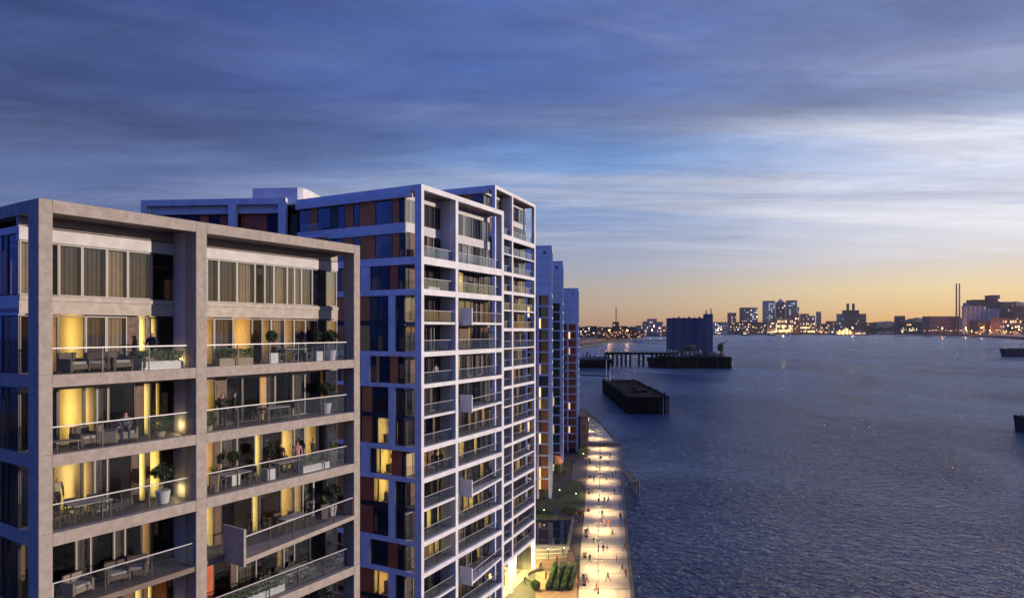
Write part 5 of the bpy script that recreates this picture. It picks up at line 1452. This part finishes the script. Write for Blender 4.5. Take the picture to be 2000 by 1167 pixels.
GF = 'buildings on the far skyline'
_glow = ('glow_white', 'glow_warm', 'glow_teal', 'glow_pale')
def far_building(x0, x1, yt, D, m, label, win=None, rows=0, cols=0, dens=.5, deep=None, crown=None, name='far_building', zb=1.0, w2='pane_dark', seed=1):
    rr = random.Random(seed + int(x0))
    X0, X1 = (x0 - 1000) / FOC * D, (x1 - 1000) / FOC * D
    w = X1 - X0; h = zpx(yt, D) - zb; dp = deep or w
    o = props(empty(name, (X0, D, zb)), label, 'building', GF)
    box(o, 'wall', m, 0, w, 0, dp, 0, h)
    box(o, 'roof', 'far_dark', -.02 * w, 1.02 * w, -.02 * w, dp * 1.01, h, h + .012 * h + 1)
    if crown == 'pyramid':
        bm = bmesh.new(); add_cyl(bm, (0, 0), w * .68, .5, 0, w * .62, 4); bmesh.ops.rotate(bm, verts=bm.verts[:], matrix=Matrix.Rotation(R(45), 3, 'Z')); bmesh.ops.translate(bm, verts=bm.verts[:], vec=(w / 2, dp / 2, h + .012 * h + 1)); mesh_obj('pyramid_roof', bm, 'far_grey', o)
    if crown == 'step': box(o, 'upper_storey', m, w * .2, w * .8, dp * .2, dp * .8, h + .012 * h + 1, h * 1.07 + 1)
    if crown == 'horns':
        for f in (.18, .68): box(o, 'mast', 'far_dark', w * f, w * (f + .14), dp * .4, dp * .6, h + .012 * h + 1, h * 1.30)
    if rows:
        rows, cols = int(rows * 1.35 + .5), int(cols * 1.4 + .5)
        rh_, cw_ = h * .9 / rows, w / cols
        for i in range(rows):
            for j in range(cols):
                lit = rr.random() < dens
                g = rr.choice(win) if lit else w2
                box(o, 'window', g, j * cw_ + cw_ * .22, (j + 1) * cw_ - cw_ * .22, -.4, .1, h * .05 + i * rh_ + rh_ * .26, h * .05 + (i + 1) * rh_ - rh_ * .3)
    return o
D = SK + 150
far_building(1425, 1438, 611, D, 'far_brown', 'dark slab tower at left of the far towers, alone', ['glow_warm'], 7, 3, .12)
far_building(1449, 1463, 601, D, 'far_brown', 'left one of the far twin towers', ['glow_warm', 'glow_teal'], 8, 3, .25)
far_building(1465, 1480, 601, D, 'far_grey', 'right one of the far twin towers, flecked with lit windows', ['glow_warm', 'glow_pale', 'glow_teal'], 8, 3, .4)
far_building(1496, 1514, 588, D, 'far_glass', 'tall teal glass tower left of the pointed tower', ['glow_teal', 'glow_teal', 'glow_white'], 11, 3, .62)
far_building(1520, 1534, 592, D + 60, 'far_brown', 'tallest far tower with pyramid top', ['glow_warm', 'glow_pale'], 10, 3, .3, crown='pyramid')
far_building(1541, 1557, 587, D, 'far_glass', 'blue grey tower right of the pointed tower', ['glow_white', 'glow_teal'], 10, 3, .45)
far_building(1552, 1561, 600, D - 90, 'far_grey', 'lower pale tower in front of the blue grey tower', ['glow_white', 'glow_warm'], 8, 2, .5)
far_building(1568, 1580, 613, D, 'far_brown', 'brown block right of the glass towers', ['glow_warm'], 5, 3, .4)
far_building(1581, 1592, 617, D, 'far_grey', 'short grey block right of the brown one', ['glow_pale'], 4, 3, .4)
far_building(1597, 1604, 609, D, 'far_grey', 'slim far tower standing alone in the middle of the far bank', ['glow_warm'], 6, 2, .15)
far_building(1641, 1656, 613, D - 100, 'far_glass', 'bluish block left of the horned tower', ['glow_teal'], 5, 3, .2)
far_building(1656, 1678, 606, D - 160, 'far_dark', 'black tower with two horns on its roof', ['glow_warm'], 6, 4, .08, crown='horns')
far_building(1682, 1692, 613, D, 'far_brown', 'small brown tower right of the horned tower', ['glow_warm'], 4, 2, .1)
for k, (a, b, yt, m, dn, lb_) in enumerate(((1396, 1423, 629, 'far_glass', .1, 'low pale arena block right of the blue building'), (1440, 1498, 629, 'far_dark', .22, 'wide low dark block under the twin towers'), (1498, 1518, 627, 'far_brown', .5, 'low block under the teal tower'),
        (1515, 1549, 621, 'far_brown', .92, 'golden lit block under the pointed tower'), (1549, 1562, 616, 'rust_panel', .2, 'red block right of the golden one'), (1562, 1592, 627, 'far_brown', .85, 'long golden lit block under the short grey one'),
        (1592, 1622, 632, 'far_brown', .25, 'low brown block at the centre of the far bank'), (1618, 1642, 627, 'far_brown', .25, 'low block left of the golden fire-lit wharf'), (1688, 1712, 630, 'far_dark', .12, 'low dark block at the left end of the right bank'))):
    far_building(a, b, yt, SK + 40, m, lb_, ['glow_gold', 'glow_warm', 'glow_gold'] if dn > .8 else ['glow_warm', 'glow_amber', 'glow_pale'], 3 if dn < .8 else 2, max(4, int((b - a) / 4)), dn, deep=60)
# golden floodlit wharf
p0 = (635 / FOC) * (SK - 700)
fw = props(empty('floodlit_wharf', (p0, SK - 700, WATER)), 'golden floodlit wharf blazing before the horned tower', 'wharf')
box(fw, 'quay', 'far_dark', -20, 280, 0, 60, 0, 8)
rw = random.Random(4)
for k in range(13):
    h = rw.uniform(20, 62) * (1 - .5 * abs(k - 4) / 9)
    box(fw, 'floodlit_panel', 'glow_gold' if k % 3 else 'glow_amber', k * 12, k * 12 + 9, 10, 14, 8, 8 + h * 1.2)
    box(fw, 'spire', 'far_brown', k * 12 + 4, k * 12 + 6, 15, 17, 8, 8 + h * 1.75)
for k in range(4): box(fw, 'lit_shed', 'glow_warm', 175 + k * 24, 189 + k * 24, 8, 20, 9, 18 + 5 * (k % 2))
box(fw, 'shed', 'far_brown', 165, 275, 21, 50, 8, 44)
# left bank blocks, mast and lights
rl = random.Random(8)
far_building(1198, 1209, 629, 2900, 'far_dark', 'dark stump block carrying the tall mast on the left bank', ['glow_amber'], 3, 2, .2)
ms = props(empty('radio_mast', ((1203.5 - 1000) / FOC * 2915, 2915, zpx(628, 2915))), 'tall thin mast rising from the left bank', 'mast')
mh = zpx(600, 2915) - zpx(628, 2915)
for sx in (-2.2, 2.2):
    for sy in (-2.2, 2.2): box(ms, 'leg', 'far_dark', sx - .5, sx + .5, sy - .5, sy + .5, 0, mh)
for k in range(9): box(ms, 'brace', 'far_dark', -2.7, 2.7, -2.7, 2.7, k * mh / 9, k * mh / 9 + .9)
names_l = ['far left low block beside the slim tower', 'second low block on the left bank', 'third low block on the left bank', 'low block left of the mast', 'low block right of the mast', 'wide low block between mast and grey cluster', 'small block left of the grey cluster', 'left block of the grey cluster by the blue building', 'middle tall block of the grey cluster', 'right block of the grey cluster', 'low block next to the blue building', 'long warehouse under the orange lights']
for k, (a, b, yt, m) in enumerate(((1128, 1146, 640, 'far_dark'), (1148, 1166, 637, 'far_dark'), (1170, 1186, 639, 'far_brown'), (1187, 1198, 640, 'far_dark'), (1210, 1226, 637, 'far_dark'), (1226, 1246, 639, 'far_brown'), (1246, 1258, 636, 'far_grey'), (1259, 1268, 628, 'far_grey'), (1268, 1283, 623, 'far_grey'), (1283, 1295, 629, 'far_grey'), (1295, 1312, 637, 'far_brown'), (1170, 1255, 646, 'far_dark'))):
    far_building(a, b, yt, 3100 + 60 * (k % 3) if k < 11 else 2600, m, names_l[k], ['glow_warm', 'glow_amber', 'glow_pale'], 2 if b - a > 30 else 3, max(3, int((b - a) / 5)), .22, deep=50, zb=8.8)
# right bank factory
D = 4900
def rb_(a, b, yt, m, lb_, rows=0, cols=0, dn=.1, deep=90, crown=None, dd=0):
    return far_building(a, b, yt, D + dd, m, lb_, ['glow_amber', 'glow_warm'], rows, cols, dn, deep=deep, crown=crown, zb=7.8)
rb_(1903, 1944, 586, 'far_brown', 'long dark factory block behind the silos', 4, 6, .05, dd=160)
rb_(1940, 1953, 577, 'far_brown', 'dark factory tower at the right end of the silos', 5, 2, .05, dd=60)
rb_(1886, 1892, 592, 'far_grey', 'small dark tower over the silo roof', dd=140, deep=30)
rb_(1816, 1874, 618, 'far_brown', 'long low factory wing left of the chimneys', 3, 9, .1, dd=60)
rb_(1760, 1816, 629, 'far_dark', 'low dark wharf block left of the factory', 2, 8, .2, dd=400)
rb_(1759, 1768, 617, 'far_brown', 'small square tower on the right bank wharf', 3, 2, .1, dd=420)
rb_(1910, 1960, 627, 'far_dark', 'low dark shed under the silos', 1, 8, .3, dd=-140)
rb_(1960, 1984, 590, 'far_brown', 'brown factory block near the right edge', 5, 4, .08, dd=0)
rb_(1984, 2012, 598, 'far_brown', 'brown block cut off by the right edge', 4, 4, .1, dd=-60)
rb_(1953, 2005, 621, 'far_brown', 'long low lit shed at the right edge', 2, 8, .4, dd=-260)
for k, (x0, yt, m) in enumerate(((1867, 555, 'far_brown'), (1873, 555, 'far_grey'))):
    X = (x0 + 1 - 1000) / FOC * (D + 30)
    c = props(empty('chimney', (X, D + 30, 7.8)), ('left of the two tall factory chimneys', 'right and paler of the two tall factory chimneys')[k], 'chimney', 'factory chimneys')
    h = zpx(yt, D + 30) - 7.8
    bm = bmesh.new(); add_cyl(bm, (0, 0), 6.2, 4.6, 0, h, 12); mesh_obj('shaft', bm, m, c, False)
    bm = bmesh.new(); add_cyl(bm, (0, 0), 5.4, 5.4, h, h + 5, 12); mesh_obj('rim', bm, 'far_dark', c)
sx0 = (876 / FOC) * D
sl_ = props(empty('silo_block', (sx0, D - 40, 7.8)), 'pale rounded grain silos with flat roof on the right bank', 'silo')
hs = zpx(601, D) - 7.8
for k in range(8):
    bm = bmesh.new(); add_cyl(bm, (17 + k * 34, 20), 18, 18, 0, hs - (18 if k > 4 else 0) + (6 if k < 4 else 10), 16); mesh_obj('silo', bm, 'silo', sl_, False)
box(sl_, 'roof', 'far_grey', 5, 132, 4, 38, hs + 6, hs + 14)
# trees along the right bank
G_TR = 'trees on the right bank'
for k, (x, y, s) in enumerate(((1705, 640, 55), (1722, 640, 60), (1741, 639, 66), (1757, 641, 50), (1778, 638, 85), (1795, 637, 92), (1812, 640, 70), (1975, 642, 60))):
    dd = 5600 if x < 1900 else 4300
    Xc = (x - 1000) / FOC * dd
    o = props(empty('tree', (Xc, dd, 7.8)), ('leftmost', 'second', 'third', 'fourth', 'fifth, taller', 'sixth and tallest', 'seventh', 'last and rightmost')[k] + ' dark tree along the right bank', 'tree', G_TR)
    bm = bmesh.new(); add_tube(bm, (0, 0, 0), (0, 0, s * .6), s * .05, s * .03, 6); mesh_obj('trunk', bm, 'bark', o)
    bm = bmesh.new()
    for j in range(8):
        a = j * 2.4; leaf_cloud(bm, ell_pts((s * .4 * math.cos(a), s * .3 * math.sin(a), s * (.55 + .06 * (j % 5))), s * .3, s * .3, s * .25, 60, rl, .2), s * .07, 0, rl)
    mesh_obj('crown', bm, 'far_trees', o)
# lamps along the shores, far too many and small to count
def lights(name, label, items):
    bm = bmesh.new(); mats = ['glow_pale', 'glow_warm', 'glow_amber', 'glow_gold']
    for x, y, D_, s, mi in items:
        c = Vector(((x - 1000) / FOC * D_, D_, zpx(y, D_))); r_ = .72 * s / FOC * D_
        vs = [bm.verts.new(c + Vector(v) * r_) for v in ((1, 0, 0), (-1, 0, 0), (0, 1, 0), (0, -1, 0), (0, 0, 1), (0, 0, -1))]
        for a, b in ((0, 2), (2, 1), (1, 3), (3, 0)):
            bm.faces.new((vs[a], vs[b], vs[4])).material_index = mi; bm.faces.new((vs[b], vs[a], vs[5])).material_index = mi
    o = mesh_obj(name, bm, mats); props(o, label, 'lights', kind='stuff')
it = []
for k in range(34): it.append((rl.uniform(1165, 1250), 651.5 - rl.random() * 2.5 + (3 if rl.random() < .3 else 0) - (0.03 * (rl.uniform(1165, 1250) - 1165)), 2560, rl.uniform(.7, 1.7), rl.choice((0, 1, 2, 2))))
for k in range(12): it.append((rl.uniform(1131, 1170), rl.uniform(650, 656), 2300, rl.uniform(.5, 1.1), rl.choice((0, 1))))
for k in range(7): it.append((rl.uniform(1180, 1205), rl.uniform(653, 658), 2300, rl.uniform(1.0, 1.8), 2))
for k in range(26): it.append((rl.uniform(1225, 1310), rl.uniform(634, 652), 3000, rl.uniform(.5, 1.2), rl.choice((0, 1, 0))))
for x, y in ((1232, 661), (1270, 661), (1290, 660)): it.append((x, y, 2700, 1.2, 0))
lights('shore_lights', 'scattered lamps along the left bank', it)
it = []
for k in range(80):
    x = rl.uniform(1396, 1640); it.append((x, rl.uniform(634, 649), SK - 20, rl.uniform(.5, 1.5), rl.choice((0, 1, 1, 3, 2))))
for k in range(16): it.append((rl.uniform(1500, 1515), rl.uniform(640, 650), SK - 60, rl.uniform(.8, 1.8), rl.choice((1, 2, 3))))
for k in range(16): it.append((rl.uniform(1528, 1548), rl.uniform(638, 648), SK - 60, rl.uniform(.8, 1.8), rl.choice((0, 1, 3))))
for k in range(10): it.append((rl.uniform(1400, 1412), rl.uniform(636, 648), SK - 400, rl.uniform(.8, 2.2), rl.choice((0, 1))))
lights('skyline_lights', 'scattered lamps under the far towers', it)
it = []
for k in range(26): it.append((rl.uniform(1756, 1794), 646 - abs(rl.gauss(0, 3)), 5200, rl.uniform(.5, 1.3), rl.choice((0, 3, 0))))
for k in range(40): it.append((rl.uniform(1795, 1880), rl.uniform(644, 646.5), 4700, rl.uniform(.4, 1.1), rl.choice((0, 1, 2))))
for x, y, s in ((1886, 642, 2.4), (1888, 645, 2.0), (1916, 640, 2.0), (1933, 645, 2.2), (1935, 648, 2.0), (1950, 644, 1.4), (1965, 646, 2.2), (1977, 640, 2.4), (1984, 638, 2.6), (1990, 643, 2.4), (1996, 640, 2.0), (1975, 630, 1.2), (1987, 622, 1.2)): it.append((x, y, 4100, s, rl.choice((0, 1, 3))))
for k in range(60): it.append((rl.uniform(1880, 2003), rl.uniform(643, 652), 3900, rl.uniform(.5, 1.5), rl.choice((1, 2, 2, 3))))
lights('wharf_lights', 'scattered amber lamps along the right bank', it)

# floodlights on the wharves
def flood(px_, py_, D_, e, col, label):
    o = props(empty('floodlight_mast', ((px_ - 1000) / FOC * D_, D_, 3.0)), label, 'lamp post', 'wharf floodlights')
    h = zpx(py_, D_) - 3.0
    box(o, 'pole', 'far_dark', -.6, .6, -.6, .6, 0, h); box(o, 'lamp_head', 'glow_warm', -3, 3, -1.5, 1.5, h, h + 2.5)
    lf = point_light(o, (0, -4, h + 1), e * .45, col, 6.0, 'flood_light')
    lf.data.specular_factor = 0.0
AMB = (1.0, .50, .20)
flood(1886, 640, 4720, 5.0e5, AMB, 'floodlight mast before the silos, left one')
flood(1918, 640, 4720, 4.0e5, AMB, 'floodlight mast before the silos, right one')
flood(1968, 636, 4500, 6.0e5, AMB, 'floodlight mast before the brown factory block')
flood(1990, 638, 4450, 6.0e5, AMB, 'floodlight mast at the right edge of the wharf')
flood(1840, 641, 4750, 3.0e5, AMB, 'floodlight mast before the long factory wing')
flood(1190, 645, 2450, 1.5e5, AMB, 'floodlight mast on the left bank near the mast')
flood(1225, 645, 2500, 1.5e5, AMB, 'floodlight mast on the left bank toward the blue building')
flood(1530, 640, 6500, 8.0e5, (1.0, .75, .35), 'floodlight mast below the pointed far tower')
flood(1665, 640, 6100, 8.0e5, (1.0, .6, .2), 'floodlight mast before the horned tower')
# the evening air
hz = bpy.data.materials.new('evening_air'); hz.use_nodes = True
ht = hz.node_tree
for n in list(ht.nodes):
    if n.type != 'OUTPUT_MATERIAL': ht.nodes.remove(n)
pv = ht.nodes.new('ShaderNodeVolumePrincipled'); pv.inputs['Density'].default_value = 1.4e-5; pv.inputs['Color'].default_value = (0.92, 0.9, 0.94, 1); pv.inputs['Anisotropy'].default_value = 0.2
ht.links.new(pv.outputs[0], [n for n in ht.nodes if n.type == 'OUTPUT_MATERIAL'][0].inputs['Volume'])
M['evening_air'] = hz
ho = box(None, 'haze', 'evening_air', -4200, 9800, -1000, 12300, WATER - 8, 480.0)
ho['kind'] = 'stuff'
